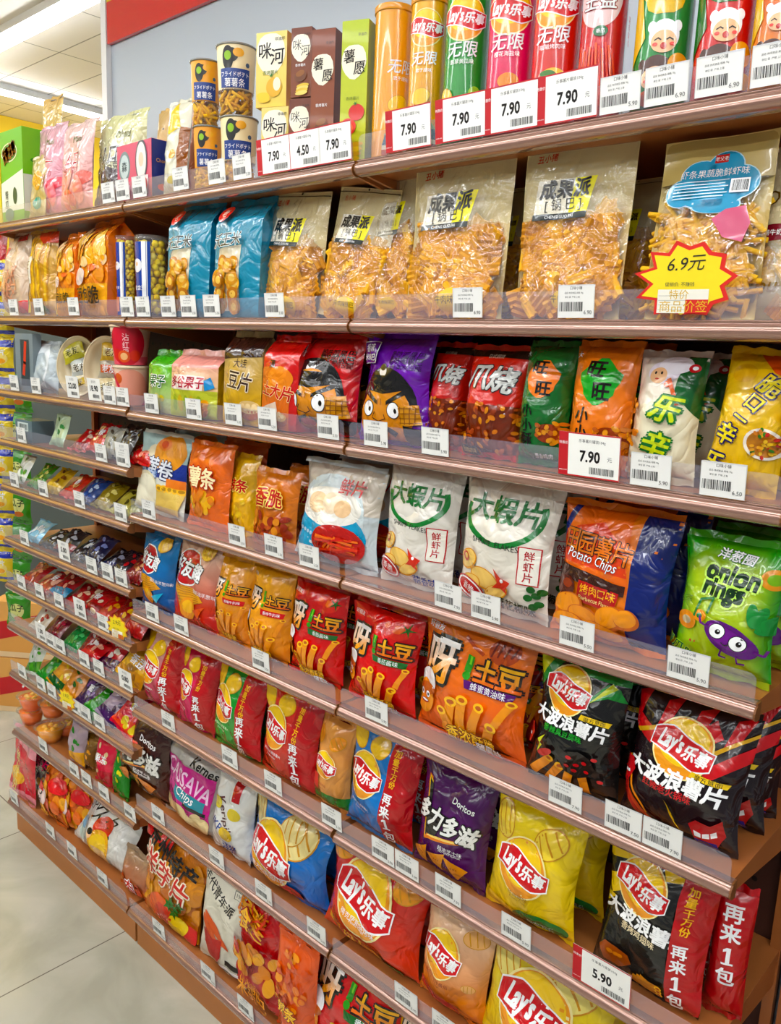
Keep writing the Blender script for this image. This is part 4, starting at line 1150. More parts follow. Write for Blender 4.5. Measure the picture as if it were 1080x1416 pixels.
bag('B6', 366, 446, 950, art_lays_side(), ('#d03a20', '#de2c1c'), 'red potato chips bag with red strip, next to the beige bag', 'the red chips bag beside the beige bag', d=.085, seed=57)
bag('B6', 300, 368, 922, art_lays_side(sub='#e8ffe0'), '#2aa43c', 'green potato chips bag with a red strip of white characters', 'the green chips bag', d=.085, seed=58)
bag('B6', 253, 303, 898, art_lays_side(), ('#d8407a', '#d02a50'), 'pink potato chips bag with a red strip, between the green and the leftmost bag', 'the pink chips bag', d=.085, seed=59)
bag('B6', 204, 256, 876, art_lays_side(), ('#c8306a', '#e0c0b4'), 'red and pale chips bag leftmost on the shelf of striped chips bags', 'the leftmost striped chips bag', d=.085, seed=60)
# ======== shelf 7
bag('C7', 676, 850, 1302, art_lays('#f2e6a4', '#8c6a0c', name='香脆黄瓜'), ('#e9c810', '#f3e036'), 'very large yellow potato chips bag cut off by the bottom of the photo', 'the large yellow chips bag', d=.10, lean=.16, seed=61)
bag('C7', 588, 680, 1256, art_lays('#f2c89a', '#a03c20', ribbon='#c8281c', chippos=((.3, .86, .16, .12, .3), (.34, .40, .08, .06, 0)), logo=(-.10, .60, .27), name='墨西哥鸡汁番茄'), ('#e8935a', '#f0d8c0'), 'peach and cream potato chips bag with tomatoes, left of the large yellow one', 'the peach chips bag', d=.09, seed=62)
bag('C7', 458, 590, 1182, art_lays('#f0b060', W_, ribbon='#f0b81c', chippos=((-.36, .93, .14, .09, .4), (.34, .90, .12, .12, .6)), logo=(-.02, .60, .29), name='得克萨斯烧烤味', extra=lambda A: A.ell(.26, .05, .14, .05, '#1d7a2c')), ('#dc4a14', '#d81c1c'), 'red and orange potato chips bag with a yellow ribbon, in front of the lower middle', 'the red chips bag with yellow ribbon', d=.095, seed=63)
bag('B7', 350, 462, 1112, art_lays('#f4e6b4', W_, chippos=((-.36, .80, .12, .14, .3), (.20, .76, .19, .17, .6), (.12, .82, .14, .12, .2)), logo=(-.10, .44, .27), name='意大利香浓红烩', extra=lambda A: A.ell(.1, .08, .2, .06, '#c8283c')), ('#0f6cc0', '#1b8ed8'), 'large glossy blue potato chips bag with piled chips printed on it', 'the large blue chips bag', d=.10, lean=.12, seed=64)
def art_kerip(A):
    A.poly([(.0, 1), (.22, 1), (.26, .78), (.1, .78)], '#c81c24'); A.text('Keripik', -.05, .52, .24, '#6a1a2c', .02, -1.0, .2)
    A.text('JKP', -.25, .36, .22, '#2a50a0', .01, -.3, .2); A.ell(.2, .62, .14, .11, '#d8c41c'); A.ell(.04, .30, .16, .13, '#e6c41c'); A.ell(-.3, .66, .14, .12, '#d8c820'); A.text('洋猪', .1, .12, .18, '#2a50a0', .03)
bag('B7', 300, 352, 1075, art_kerip, '#e2e2de', 'silvery white chips bag with yellow chips and blue writing', 'the silvery white chips bag', d=.08, seed=65)
def art_cassava(A):
    A.rect(-.5, .86, .5, 1, '#b8b4b0'); A.text('Kernes', .22, .90, .15, K_, .03, -.1, .2)
    A.poly([(-.5, .20), (.42, .14), (.42, .82), (-.5, .86)], '#c81f8e'); A.text('CASSAVA', -.02, .66, .24, '#f6d8ec', .02, -.18, 0, .85)
    A.poly([(-.22, .36), (.34, .32), (.36, .48), (-.2, .54)], '#1796a8'); A.text('Chips', .02, .44, .15, W_, .01, -.15, .25)
    A.poly([(.0, .30), (.38, .28), (.38, .33), (.02, .35)], K_)
    for x, y in ((-.36, .14), (-.18, .10), (0, .12), (.16, .08), (.32, .12), (-.05, .20), (.22, .17)): A.ell(x, y, .13, .08, '#e8d6b0', x * 3)
bag('B7', 233, 308, 1040, art_cassava, '#a8a29c', 'grey and magenta cassava chips bag with a teal panel', 'the magenta cassava chips bag', d=.085, seed=66)
bag('B7', 172, 240, 985, art_doritos('#4a1c14', '#e8922a'), ('#5a2212', '#481c16'), 'brown tortilla chips bag with orange triangles, leftmost of its bay', 'the brown tortilla chips bag', d=.085, seed=67)
# ======== base shelf
def art_guizhou(A):
    r = random.Random(2); A.rect(-.5, .0, .5, .80, '#d88a2a')
    for k in range(60): A.ell(r.uniform(-.45, .5), r.uniform(.02, .78), r.uniform(.08, .16), r.uniform(.05, .10), r.choice(('#e09a34', '#d08020', '#eeb458', '#c8741c')), r.uniform(0, 3))
    A.rect(-.5, .88, .0, 1, '#d8141c'); A.poly([(.16, 0), (.5, 0), (.5, .16), (.3, .18)], '#d8141c')
    A.text('贵州特产', .02, .83, .215, '#2a221c', .045, -.22); A.text('洋芋片', -.02, .60, .28, '#d8281c', .03, -.25, 0, 1, out=('#fff2e0', .05))
    A.ell(-.05, .18, .2, .14, '#e86a24'); A.ell(.02, .15, .14, .10, '#d8401c'); A.ell(.24, .12, .14, .09, '#ecd05a')
    for x, y in ((.15, .36), (.22, .30), (.10, .30), (.28, .38), (.18, .24)): A.star(x, y, .07, .03, 5, '#2c7a28')
bag('B8', 206, 284, 1158, art_guizhou, '#d98a30', 'orange local potato snack bag with black and red characters', 'the orange potato snack bag', d=.07, lean=.16, seed=71)
def art_white(A):
    A.poly([(-.5, 1), (.5, .98), (.5, .76), (-.1, .74), (-.5, .86)], '#ece8dc'); A.text('年代青年派', -.10, .80, .17, '#2e2a26', .03, -.45, 0, .9); A.rect(.20, .84, .42, .93, '#5a5850'); A.rect(.21, .845, .41, .925, '#ece8dc'); A.text('1997', .31, .885, .08, '#5a5850', .02)
    for x, y, a in ((-.15, .46, .8), (-.05, .42, .6), (-.22, .40, 1.1), (.05, .36, .5), (-.1, .34, .9)): A.ell(x, y, .2, .045, '#d8641c', -a)
    A.blob(-.1, .24, [(-.2, .2), (0, .1), (.2, .16), (.18, -.1), (.1, -.22), (-.1, -.16), (-.22, -.06)], '#c0201c'); A.rect(.16, .12, .44, .17, '#3a342e'); A.rect(.05, .06, .44, .10, W_); A.rect(-.1, .02, .5, .045, '#2a2622')
bag('B8', 283, 348, 1205, art_white, '#dedacc', 'white paper-look snack bag with vintage stamp and red chilli print', 'the white vintage print bag', d=.07, lean=.10, mat='matte_film', seed=72)
def art_redpot(A):
    r = random.Random(6)
    for k in range(60): A.stroke([(r.uniform(-.4, .1), r.uniform(.70, .98)), (r.uniform(-.4, .1), r.uniform(.70, .98))], .022, r.choice(('#f0b040', '#e8901c', '#d84a18')))
    for k in range(26): A.ell(r.uniform(-.4, .35), r.uniform(.28, .62), .10, .07, r.choice(('#e8a82c', '#d8881c', '#c8301c')), r.uniform(0, 3))
    A.text('米锅巴', .02, .14, .18, '#f0a83c', .02); A.text('小米锅巴', .0, .22, .11, '#f0a83c', .01); A.text('食', -.2, .82, .22, '#f4c040', .03, 0, 0, 1, out=('#a81414', .06))
bag('B8', 330, 412, 1248, art_redpot, '#c8141c', 'crinkled red rice crust bag with orange shreds, right of the white vintage bag', 'the red rice crust bag', d=.08, seed=73)
bag('B8', 385, 440, 1296, art_generic('辣条', '#ffd040', (-.05, .6, .4, .28, ('#f08a20', '#f8a83c', '#e0601c'), 46), '#a81c10', 7, .35, .24), '#e8681c', 'orange shredded snack bag pressed between the two red bags', 'the orange shredded snack bag', d=.06, lean=.02, y0=.006, seed=74)
bag('C8', 434, 560, 1306, art_ya('番茄味', '#157a30', 'tomato'), '#de141a', 'big red fries bag on the lowest shelf, cut off by the bottom edge', 'the lowest red fries bag', d=.09, lean=.2, seed=75)
bag('C8', 548, 650, 1372, art_ya('香辣味', '#d8201c', 'none'), '#f0b01c', 'yellow fries bag on the lowest shelf, only its top in view', 'the lowest yellow fries bag', d=.08, lean=.2, seed=76)
# ======== shelf 3
def view_turn(X, y): return math.atan2(CAMLOC[0] - X, y - CAMLOC[1])
bag('C3', 985, 1090, 482, art_pacui, ('#eec41c', '#f0c81e'), 'yellow crispy snack bag with purple-edged yellow characters at the right edge', 'the yellow crispy bag', d=.08, lean=.14, roll=.06, seed=81)
bag('C3', 876, 972, 486, art_bingxin, ('#e9e2cc', '#e4dcd4'), 'white and green snack bag with a smiling child in a chef hat', 'the white and green chef child bag', d=.08, seed=82)
bag('C3', 790, 880, 472, art_wangwang('#f08a1c', '#2fae3a', '小小酥', '黑胡椒'), '#f08a1c', 'orange rice snack bag with a dripping green patch and black characters', 'the orange bag with green patch', d=.08, seed=83)
bag('C3', 724, 792, 472, art_wangwang('#157a34', '#f08a2c', '小小酥', '葱香鸡肉'), '#157a34', 'dark green rice snack bag with a dripping orange patch', 'the green bag with orange patch', d=.08, seed=84)
bag('C3', 648, 728, 478, art_zhua, '#d8301c', 'red and orange grilled snack bag with silver characters, nearer of the two', 'the right red grilled snack bag', d=.085, seed=85)
bag('C3', 597, 652, 474, art_zhua, '#d2281a', 'red grilled snack bag with silver characters, beside the purple face bag', 'the left red grilled snack bag', d=.085, y0=.05, seed=86)
bag('C3', 503, 600, 462, art_face(('香味', '米锅巴'), tc='#7a4aa0', side='#3a1c58'), '#8a5ab8', 'purple rice crust bag with a scowling black-haired cartoon man', 'the purple scowling face bag', d=.09, lean=.08, seed=87)
bag('B3', 405, 502, 462, art_face(('麻辣味', '小米锅巴')), '#d4141c', 'red rice crust bag with a scowling black-haired cartoon man', 'the red scowling face bag', d=.09, lean=.08, seed=88)
def art_tu(A):
    A.poly([(-.5, .70), (-.5, 0), (.3, 0), (.36, .55), (.1, .72)], '#e07a1c'); A.ell(.05, .58, .34, .24, '#ee9430'); A.text('滇', -.18, .74, .18, '#3a2014', .02); A.text('土大片', -.02, .44, .30, '#d8201c', .03, -.15, .1, 1, out=('#f8d8b0', .04))
    A.poly([(-.46, .24), (0, .32), (.06, .12), (-.4, .04)], '#e8d8c8'); A.ell(.1, .12, .2, .13, '#b8642c'); A.ell(.1, .15, .17, .09, '#e2c090')
    for x, y in ((.02, .17), (.1, .19), (.18, .16), (.08, .13)): A.ell(x, y, .05, .04, '#efdcb4')
    A.star(-.12, .13, .09, .04, 6, '#2c7a34')
gbag('B3', 364, 412, 466, art_tu, ('#c8201c', '#dc1c1c'), 'red and clear potato slice bag with red characters, left of the red face bag', 'the red potato slice bag', d=.06)
def art_dou(A):
    A.poly([(-.5, 1), (.5, 1), (.5, .78), (-.5, .74)], '#3a1c1c'); A.text('大娃', -.0, .70, .17, '#4a2c20', .01); A.text('豆片', .02, .50, .33, '#4a1c14', .02, -.1, .15, 1, out=('#f4e8d0', .05))
    A.ell(.26, .16, .26, .15, '#b8642c'); A.ell(.26, .21, .24, .11, '#e6ccA0')
    for k in range(9): A.ell(.1 + .04 * k, .21 + .02 * math.sin(k * 2), .05, .035, '#f4e0bc')
    A.star(-.1, .16, .12, .05, 7, '#2c8a3a')
gbag('B3', 310, 362, 460, art_dou, ('#e0b860', '#b8a888'), 'clear and brown bean chip bag with a dark pleated top', 'the bean chip bag', d=.06)
def art_guozi(A):
    A.rect(-.5, .80, .5, 1, '#f0b8b0'); A.rect(-.5, .0, .5, .44, '#c8cc70')
    for k in range(5): A.ell(-.36 + .14 * k, .22, .06, .13, ('#a8b860', '#d8c060')[k % 2])
    A.poly([(-.42, .44), (.26, .44), (.28, .66), (-.40, .68)], '#f4e8e0'); A.text('多谷果子', -.08, .56, .19, '#c01c3c', .04, 0, 0, 1, out=('#fbe8ec', .04)); A.poly([(.30, .44), (.46, .5), (.38, .66), (.28, .6)], '#3a9ad0')
    A.ell(.22, .14, .13, .11, '#e8922c'); A.ell(.30, .24, .07, .06, '#f0b040')
gbag('B3', 236, 300, 486, art_guozi, ('#e8dca0', '#eebcb4'), 'pink topped yellow grain cracker bag with dark red characters', 'the pink topped grain cracker bag', d=.075, side='#d8b418', yaw=.12)
gbag('B3', 206, 240, 486, art_generic('果子', '#1c7a3c', (0, .2, .2, .1, ('#d8c83c', '#e8e0a0'), 12), W_, 4, .55, .3), ('#dcdcb0', '#3fae2c'), 'green topped grain cracker bag beside the stacked strawberry cups', 'the green topped grain cracker bag', d=.06)

# stacked strawberry cups
def cup(row, xl, xr, yt, lift, h, label, art, base, name='paper_cup', lid='#f4ece0', y0=.02, cat='snack cup', r0=.8, group=None):
    yc = front(row) + .05; X, w, hh = sight(row, xl, xr, yt, yc, 0, 0, lift)
    r = w / 2 * math.cos(view_turn(X, yc)); h = h or hh
    m = Mesh(); A = Art(2 * math.pi * r, h); art(A); n = 40
    P = [[((r * (r0 + (1 - r0) * t)) * math.sin(2 * math.pi * (i / n - .5)), -(r * (r0 + (1 - r0) * t)) * math.cos(2 * math.pi * (i / n - .5)), t * (h - .004)) for i in range(n + 1)] for t in (0, .33, .66, 1)]
    m.sheet(P, colr(base), A); m.lathe([(.0001, .001), (r * r0, .001)], lin('#e8e0d8'), n)
    o = m.build(name, 'card')
    L = Mesh(); L.lathe([(r - .001, h - .009), (r + .003, h - .008), (r + .0035, h - .004), (r + .001, h - .001), (r - .003, h), (.0001, h)], lin(lid), n); L.build('lid', 'card', o)
    place(o, row, X, yc, view_turn(X, yc) * .75, lift=lift); tag(o, label, cat, group); note(row, X, 2 * r, 'the strawberry cups')
    return h
def art_cupA(A):
    A.rect(-.5, 0, .5, .22, '#e88a94'); A.ell(-.0, .52, .17, .17, '#d81c3c'); A.text('沾红果', .0, .72, .062, '#ffe4e4', .01, vert=True); A.ell(-.09, .26, .055, .05, '#d8281c'); A.ell(-.02, .22, .06, .05, '#e86a3c'); A.ell(-.02, .22, .035, .03, '#f4c8a0'); A.ell(.08, .25, .05, .045, '#e04434'); A.text('大吉', -.16, .8, .06, K_, .02, vert=True)
h1 = cup('A3', 158, 207, 506, 0.0, None, 'lower pink and cream strawberry cup of the stack of two', lambda A: (A.ell(.02, .4, .2, .2, '#f2b8a8'), A.ell(-.1, .7, .05, .05, '#d8682c'), A.stroke([(-.2, .9), (-.1, .5), (-.14, .0)], .03, '#d83a5c')), ('#e88090', '#f2dcc8'))
cup('A3', 153, 210, 450, h1 + .002, None, 'upper strawberry cup with a red emblem, on top of the other cup', art_cupA, ('#eda0a0', '#f4e2cc'), r0=.78)

# oval bowls of instant food leaning open-side out
def bowl_pack(row, xl, xr, yt, label, cols, name='oval_bowl', rimc='#e9dcc0', inner='#d8cba4'):
    yc = front(row) + .05; X, w, h = sight(row, xl, xr, yt, yc)
    w = min(w, .16); m = Mesh(); N = 32; dpt = .05
    prof = [(.62, dpt), (.80, dpt * .9), (.93, dpt * .3), (1.0, 0), (1.045, -.001), (1.05, .003), (.97, .003), (.88, dpt * .3), (.76, dpt * .8), (.0001, dpt * .8)]
    P = [[(w / 2 / 1.05 * r * math.sin(-2 * math.pi * i / N), y, h / 2 + h / 2 / 1.05 * r * math.cos(2 * math.pi * i / N)) for i in range(N + 1)] for r, y in prof]
    m.sheet(P, rimc, flip=False); o = m.build(name, 'gloss')
    r = random.Random(int(xl)); 
    for k, c in enumerate(cols):
        z = .22 + .52 * k / max(1, len(cols) - 1)
        def ar(A, c=c): A.rect(-.4, .3, .4, .7, c[1]); A.text('老友', 0, .5, .3, c[2], .02)
        s = pillow_bag('sachet', w * .55, h * .30, .02, ar, c[0], k + 5, 'film', seals=False, nu=8, nv=8, parent=o)
        s.location = (r.uniform(-.1, .1) * w, dpt * .32, h * (z - .14)); s.rotation_euler = (0, r.uniform(-.5, .5), 0)
    place(o, row, X, yc, 0.45, lean=.08); tag(o, label, 'instant food bowl'); note(row, X, w, 'the oval bowls')
bowl_pack('A3', 119, 168, 464, 'cream oval bowl of instant food sachets next to the strawberry cups', [('#c8b890', '#e0d8b8', '#5a4a20'), ('#b8b0a0', '#d8621c', W_), ('#d8b23c', '#ece0b0', '#8a5a10')])
bowl_pack('A3', 86, 124, 464, 'cream oval bowl with clear wrapped sachets, left of the other bowl', [('#e8e0c8', '#c8b060', '#5a4a20'), ('#c8ccc8', '#e8e8e0', '#5a4a20'), ('#c8c040', '#e0d890', '#5a5a10')])
_s = bag('A3', 46, 84, 472, lambda A: (A.ell(0, .5, .3, .5, '#e8ecee'), A.ell(.05, .45, .2, .3, '#bfc8cc')), '#c4ccd0', 'crinkled silver foil pouch hanging beside the oval bowls', 'the silver foil pouch', d=.06, seed=91)
boxp('A3', 22, 46, 462, lambda A: (A.rect(-.2, .1, .3, .9, '#3c4a50'), A.stroke([(.1, .85), (.02, .5), (-.05, .3)], .14, '#d8401c')), '#8a9498', 'grey hanging pack with an orange tool picture at the shelf end', 'the grey hanging pack', d=.03, name='hanging_pack', cat='hanging pack')

# ======== shelf 2
pouch_cols = ('#e8a63c', '#d08a28', '#f2bc5c', '#b8741e', '#dc9830')
def pouch(row, xl, xr, yt, label, short, art=art_cgp, d=.08, yaw=0.0, lean=.06, y0=.02, group='clear kraft pouches of rice crackers', roll=0.0, seed=1, name='snack_pouch', **kw):
    yc = front(row) + y0 + d / 2; X, w, h = sight(row, xl, xr, yt, yc, yaw, lean)
    kw.setdefault('cols', pouch_cols); kw['n'] = int(kw.get('n', 70) * 1.05) if art is art_cgp else kw.get('n', 70)
    o = window_pouch(name, w, h, d, art, seed, **kw); place(o, row, X, yc, yaw, lean, roll); tag(o, label, 'snack pouch', group); note(row, X, w, short)
    return o
pouch('C2', 906, 1062, 190, 'kraft pouch of yellow snack sticks with a blue cloud label', 'the blue cloud pouch', art_cloud, seed=101, kind='stick', cols=('#e8b040', '#dca030', '#f0c060', '#e4a838'), n=190, size=.05, fillv=.62, cname='snack_sticks', group=None, toppart=.0, backcol='#e0cf9c', d=.07)
def art_ou(A):
    A.rect(-.5, .55, .5, 1, '#e6dcc0'); A.text('OU', -.2, .7, .3, '#7a5a30', .0, 0, .2); A.ell(-.2, .5, .3, .12, '#8a2a3a'); A.text('满牛奶', -.2, .5, .09, W_, .01); A.text('You', -.25, .2, .3, '#8a6a28', .0, 0, .2)
pouch('C2', 1046, 1150, 200, 'cream pouch with brown writing cut off by the right edge', 'the cream pouch at the right edge', art_ou, seed=102, n=10, group=None, backcol='#d8c490', toppart=.9, y0=.06)
pouch('C2', 722, 872, 196, 'clear pouch of square rice crackers, rightmost of the cracker pouches', 'the rightmost cracker pouch', seed=103, n=110, size=.045)
pouch('C2', 840, 905, 250, 'shaded pouch of rice crackers behind the blue cloud pouch', 'the shaded cracker pouch', seed=109, n=50, size=.045, y0=.14)
pouch('C2', 572, 708, 222, 'clear pouch of square rice crackers above the small price tag, middle of the row', 'the middle cracker pouch', seed=104, n=110, size=.045)
pouch('C2', 520, 580, 238, 'clear cracker pouch turned sideways behind the two large ones', 'the sideways cracker pouch', seed=105, n=60, size=.045, y0=.05, yaw=.0)
pouch('B2', 448, 528, 262, 'leaning cracker pouch tilted to the right at the shelf joint', 'the tilted cracker pouch', seed=106, n=80, size=.045, roll=.13, lean=.1)
pouch('B2', 364, 446, 268, 'cracker pouch leaning beside the teal bags', 'the cracker pouch beside the teal bags', seed=107, n=80, size=.045, roll=.09)
pouch('C2', 690, 730, 262, 'dark cracker pouch standing in the gap between two larger ones', 'the gap cracker pouch', seed=108, n=40, size=.045, y0=.15)
def art_teal(A):
    A.poly([(-.42, .05), (.12, .05), (.16, .62), (-.36, .60)], '#efe6d2'); r = random.Random(4)
    for k in range(26):
        x, y = r.uniform(-.34, .08), r.uniform(.08, .48); A.ell(x, y, .11, .10, r.choice(('#c8842c', '#dca044', '#e2b060')), r.uniform(0, 3)); A.ell(x, y, .06, .055, '#f0cf90')
    A.text('沃王米', -.08, .66, .20, '#2c2a2a', .02, .05, .2, 1, out=('#e8f4f4', .04)); A.ell(-.26, .88, .12, .11, '#d8301c'); A.text('老', -.26, .88, .12, '#ffe8d8', .01)
gbag('B2', 297, 360, 274, art_teal, '#2a98b4', 'teal spiral cookie bag, nearer of the pair, with its blue side showing', 'the nearer teal bag', side='#1c93b8', sideart=lambda A: A.text('杂粮饼干', 0, .5, .2, '#d8f0f4', .01, vert=True), d=.08, yaw=.05, lean=.05)
gbag('B2', 232, 290, 280, art_teal, '#2a98b4', 'teal spiral cookie bag, farther of the pair, beside the jars of yellow balls', 'the farther teal bag', side='#1c93b8', d=.08, yaw=.05, lean=.05)
def jar(row, xl, xr, yt, label):
    yc = front(row) + .05; X, w, h = sight(row, xl, xr, yt, yc); th = view_turn(X, yc); r = w / 2 * math.cos(th) * 1.0
    m = Mesh(); n = 32
    m.lathe([(.0001, .001), (r * .9, .001), (r * .92, .01), (r, h * .95), (r * 1.03, h * .96), (r * 1.03, h)], (1, 1, 1), n); o = m.build('snack_jar', 'cup')
    L = Mesh(); L.lathe([(r * 1.03, h - .012), (r * 1.06, h - .012), (r * 1.06, h), (.0001, h + .001)], lin('#d8dee0'), n); L.build('lid', 'cup', o)
    A = Art(2 * math.pi * r, h)
    Lb = Mesh(); nn = 14; P = [[((r * (.922 + .078 * z) + .0006) * math.sin(-1.5 + 1.65 * i / nn), -(r * (.922 + .078 * z) + .0006) * math.cos(-1.5 + 1.65 * i / nn), .004 + z * h * .9) for i in range(nn + 1)] for z in (0, .5, 1)]
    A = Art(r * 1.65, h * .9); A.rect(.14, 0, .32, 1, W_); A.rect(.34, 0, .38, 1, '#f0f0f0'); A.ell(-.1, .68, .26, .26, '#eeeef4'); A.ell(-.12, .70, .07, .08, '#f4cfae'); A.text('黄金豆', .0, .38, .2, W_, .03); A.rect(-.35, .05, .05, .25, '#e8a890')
    Lb.sheet(P, '#1f54b0', A); Lb.build('label', 'gloss', o)
    B = Mesh(); rr = random.Random(int(xl)); s = r * .24
    for lv in range(int(h * .9 / (s * 1.55))):
        for k in range(8):
            a = k * math.pi / 4 + lv * .4 + rr.uniform(-.15, .15); B.ball((r * .68 * math.sin(a), -r * .68 * math.cos(a), .012 + s + lv * s * 1.55 + rr.uniform(-.003, .003)), s, lin(rr.choice(('#ffdf60', '#fbd24c', '#ffe880'))), jitter=.2, sub=2)
    tag(B.build('yellow_balls', 'food', o), kind='stuff')
    place(o, row, X, yc, th * .8); tag(o, label, 'snack jar', 'clear jars of yellow snack balls'); note(row, X, 2 * r, 'the jars of yellow balls')
jar('B2', 188, 232, 328, 'clear jar of yellow snack balls with a blue label, standing next to the teal bag')
jar('A2', 161, 188, 328, 'clear jar of yellow snack balls behind the other jar, beside the orange bread bag')
def art_bread(A):
    r = random.Random(3); A.rect(-.5, 0, .5, .34, '#f2ae1c')
    for k in range(26): A.ell(r.uniform(-.4, .4), r.uniform(.45, .95), r.uniform(.1, .2), r.uniform(.05, .10), r.choice(('#f2b45a', '#f6cf8e', '#eea03c', '#f8dcb8')), r.uniform(0, 3))
    A.ell(-.16, .42, .16, .10, '#f0e0dc', .4); A.text('面包脆', .0, .22, .24, '#4a3216', .03); A.text('BREAD CRISPY', .02, .09, .09, '#a8701c', .01); A.ell(.2, .50, .12, .05, '#e87a5c')
gbag('A2', 110, 150, 304, art_bread, ('#f0951c', '#f08a20'), 'orange bread crisps bag with its plain orange side showing, beside the jar', 'the large orange bread bag', side='#ee8418', sideart=lambda A: A.ell(0, .4, .2, .15, '#2c8a2c'), d=.09, yaw=-.12)
gbag('A2', 80, 104, 322, art_bread, ('#f0951c', '#f08a20'), 'smaller orange bread crisps bag behind the large orange one', 'the smaller orange bread bag', side='#ee8418', d=.07, yaw=-.1)
def art_rice(A):
    for x in (-.3, -.1, .12, .3): A.stroke([(x, .08), (x + .02, .9)], .16, '#d8a43c'); A.stroke([(x + .02, .1), (x + .04, .88)], .05, '#ecc878')
    A.poly([(-.5, .36), (-.16, .36), (-.16, .70), (-.5, .70)], '#f4f0e8'); A.text('旺旺', -.33, .59, .17, K_, .04, vert=True); A.poly([(-.1, 1), (.5, 1), (.5, .86), (.2, .84)], '#e8501c'); A.ell(.1, .04, .2, .1, '#3c8a34')
bag('A2', 43, 80, 318, art_rice, '#e2c088', 'clear bag of long golden rice sticks with black characters', 'the golden rice stick bag', d=.07, lean=.05, seed=92)
bag('A2', 8, 44, 322, lambda A: (A.poly([(-.5, .72), (-.2, .72), (-.2, .84), (-.5, .86)], '#e8501c'), A.poly([(.2, 0), (.5, 0), (.5, .16), (.3, .14)], '#d8141c'), A.poly([(.0, 1), (.4, 1), (.4, .92), (.1, .9)], '#c8142c'),
     [A.stroke([(random.Random(k).uniform(-.3, .3), random.Random(k + 50).uniform(.1, .6)), (random.Random(k + 9).uniform(-.3, .3), random.Random(k + 70).uniform(.1, .6))], .02, '#e8b8a0') for k in range(30)]), '#dcc8b4', 'clear bag of pale shredded snack with red corners at the far left', 'the pale shredded snack bag', d=.07, lean=.08, seed=93)
bag('A2', -26, 10, 318, art_generic('仙贝', '#ffe8a0', None, '#a81010', 5, .6, .3), '#c8141c', 'red snack bag cut off by the left edge on the second shelf', 'the red bag at the left edge', d=.07, seed=94)
bag('B2', 352, 372, 300, art_generic('杂粮', '#e07a2c', None, None, 5, .6, .3), '#e2d4bc', 'narrow cream bag squeezed between the teal bag and a cracker pouch', 'the narrow cream bag', d=.05, y0=.10, seed=95)

# ======== shelf 1 (top)
def can(row, xl, xr, yt, art, base, label, short, lid='#f4d21a', y0=.012, turn=.7, group=None, fixed_h=None, name='chip_canister'):
    yc = front(row) + .055; X, w, h = sight(row, xl, xr, yt, yc); th = view_turn(X, yc); r = w / 2 * math.cos(th)
    yc = front(row) + y0 + r + .008
    if fixed_h: h = fixed_h
    o = canister(name, r, h, art, base, lid); place(o, row, X, yc, th * turn); tag(o, label, 'snack canister', group); note(row, X, 2 * r, short)
    return h
def art_can(food, sub, tc=W_, ribbon=True):
    def f(A):   # full wall; front centred at x=0, visible about +-.25
        if ribbon: A.logo(.0, .80, .155, .0)
        A.text('无限', .0, .60, .115, tc, .02, 0, .15, 1); A.text(sub, .0, .525, .035, tc, .01)
        A.text('无限', -.36, .60, .06, tc, .01, 0, .15)
        if food == 'pagoda':
            for k in range(3): A.poly([(-.10 + .01 * k, .10 + .045 * k), (.10 - .01 * k, .10 + .045 * k), (.07, .14 + .045 * k), (-.07, .14 + .045 * k)], ('#c8501c', '#2c6a3c', '#c8501c')[k])
            A.chip(-.11, .30, .06, .08, .2, False); A.ell(.10, .33, .045, .05, '#a8d070'); A.ell(.12, .18, .07, .05, '#f08a3c')
        elif food == 'chips':
            A.chip(-.02, .36, .09, .07, .3, False, '#f2cf6a'); A.poly([(-.14, .08), (.14, .08), (.12, .15), (-.12, .15)], '#3a6a74'); A.poly([(-.13, .15), (.13, .15), (0, .28)], '#9ab48a'); A.rect(-.14, .05, .14, .08, '#e8ddc8'); A.rect(-.14, .01, .14, .05, '#c8642c')
        elif food == 'pink':
            A.ell(.02, .36, .07, .05, '#e8a04c'); A.chip(.04, .27, .10, .07, .5, False, '#f4d87c'); A.ell(-.06, .2, .05, .05, '#f8b0c0')
            for k in range(6): A.rect(-.15, .04 + .03 * k, -.08, .055 + .03 * k, ('#ffffff', '#3a3a6a')[k % 2])
        else:
            A.ell(.0, .30, .11, .09, '#f0c83c', .5); A.ell(-.02, .33, .07, .05, '#b8562a'); A.ell(-.02, .36, .05, .02, '#4a8a2c'); A.ell(.06, .16, .05, .03, '#3a7a2c'); A.ell(-.06, .14, .04, .03, '#e8b030')
    return f
def art_kids(c2, c3):
    def f(A):
        A.blob(.02, .82, [(.16 * math.cos(a) * (1.1 + .3 * math.sin(3 * a)), .15 * math.sin(a)) for a in [i * .45 for i in range(14)]], c2); A.text('脆脆', .02, .84, .12, '#2c1a14', .05)
        A.poly([(-.2, .9), (-.14, .9), (-.08, .5), (-.2, .3)], c2) 
        for k, (x, y, s, hc) in enumerate(((.03, .46, 1.0, W_), (.0, .22, 1.1, '#5a2c18'))):
            A.ell(x, y + .04, .085 * s, .085 * s, hc); A.ell(x - .07 * s, y + .10, .025, .03, hc); A.ell(x + .07 * s, y + .10, .025, .03, hc)
            A.ell(x, y, .07 * s, .06 * s, '#f8d4b4'); A.stroke([(x - .05, y + .01), (x - .03, y + .022), (x - .015, y + .01)], .007, K_); A.stroke([(x + .015, y + .01), (x + .03, y + .022), (x + .05, y + .01)], .007, K_)
            A.ell(x, y - .03, .016, .018, '#c8281c'); A.ell(x - .045, y - .018, .014, .01, '#f4908c'); A.ell(x + .045, y - .018, .014, .01, '#f4908c')
        A.ell(.12, .30, .06, .07, '#f0b030', .4); A.ell(.14, .12, .07, .05, c3)
        A.ell(.0, .08, .10, .05, '#e8701c')
    return f
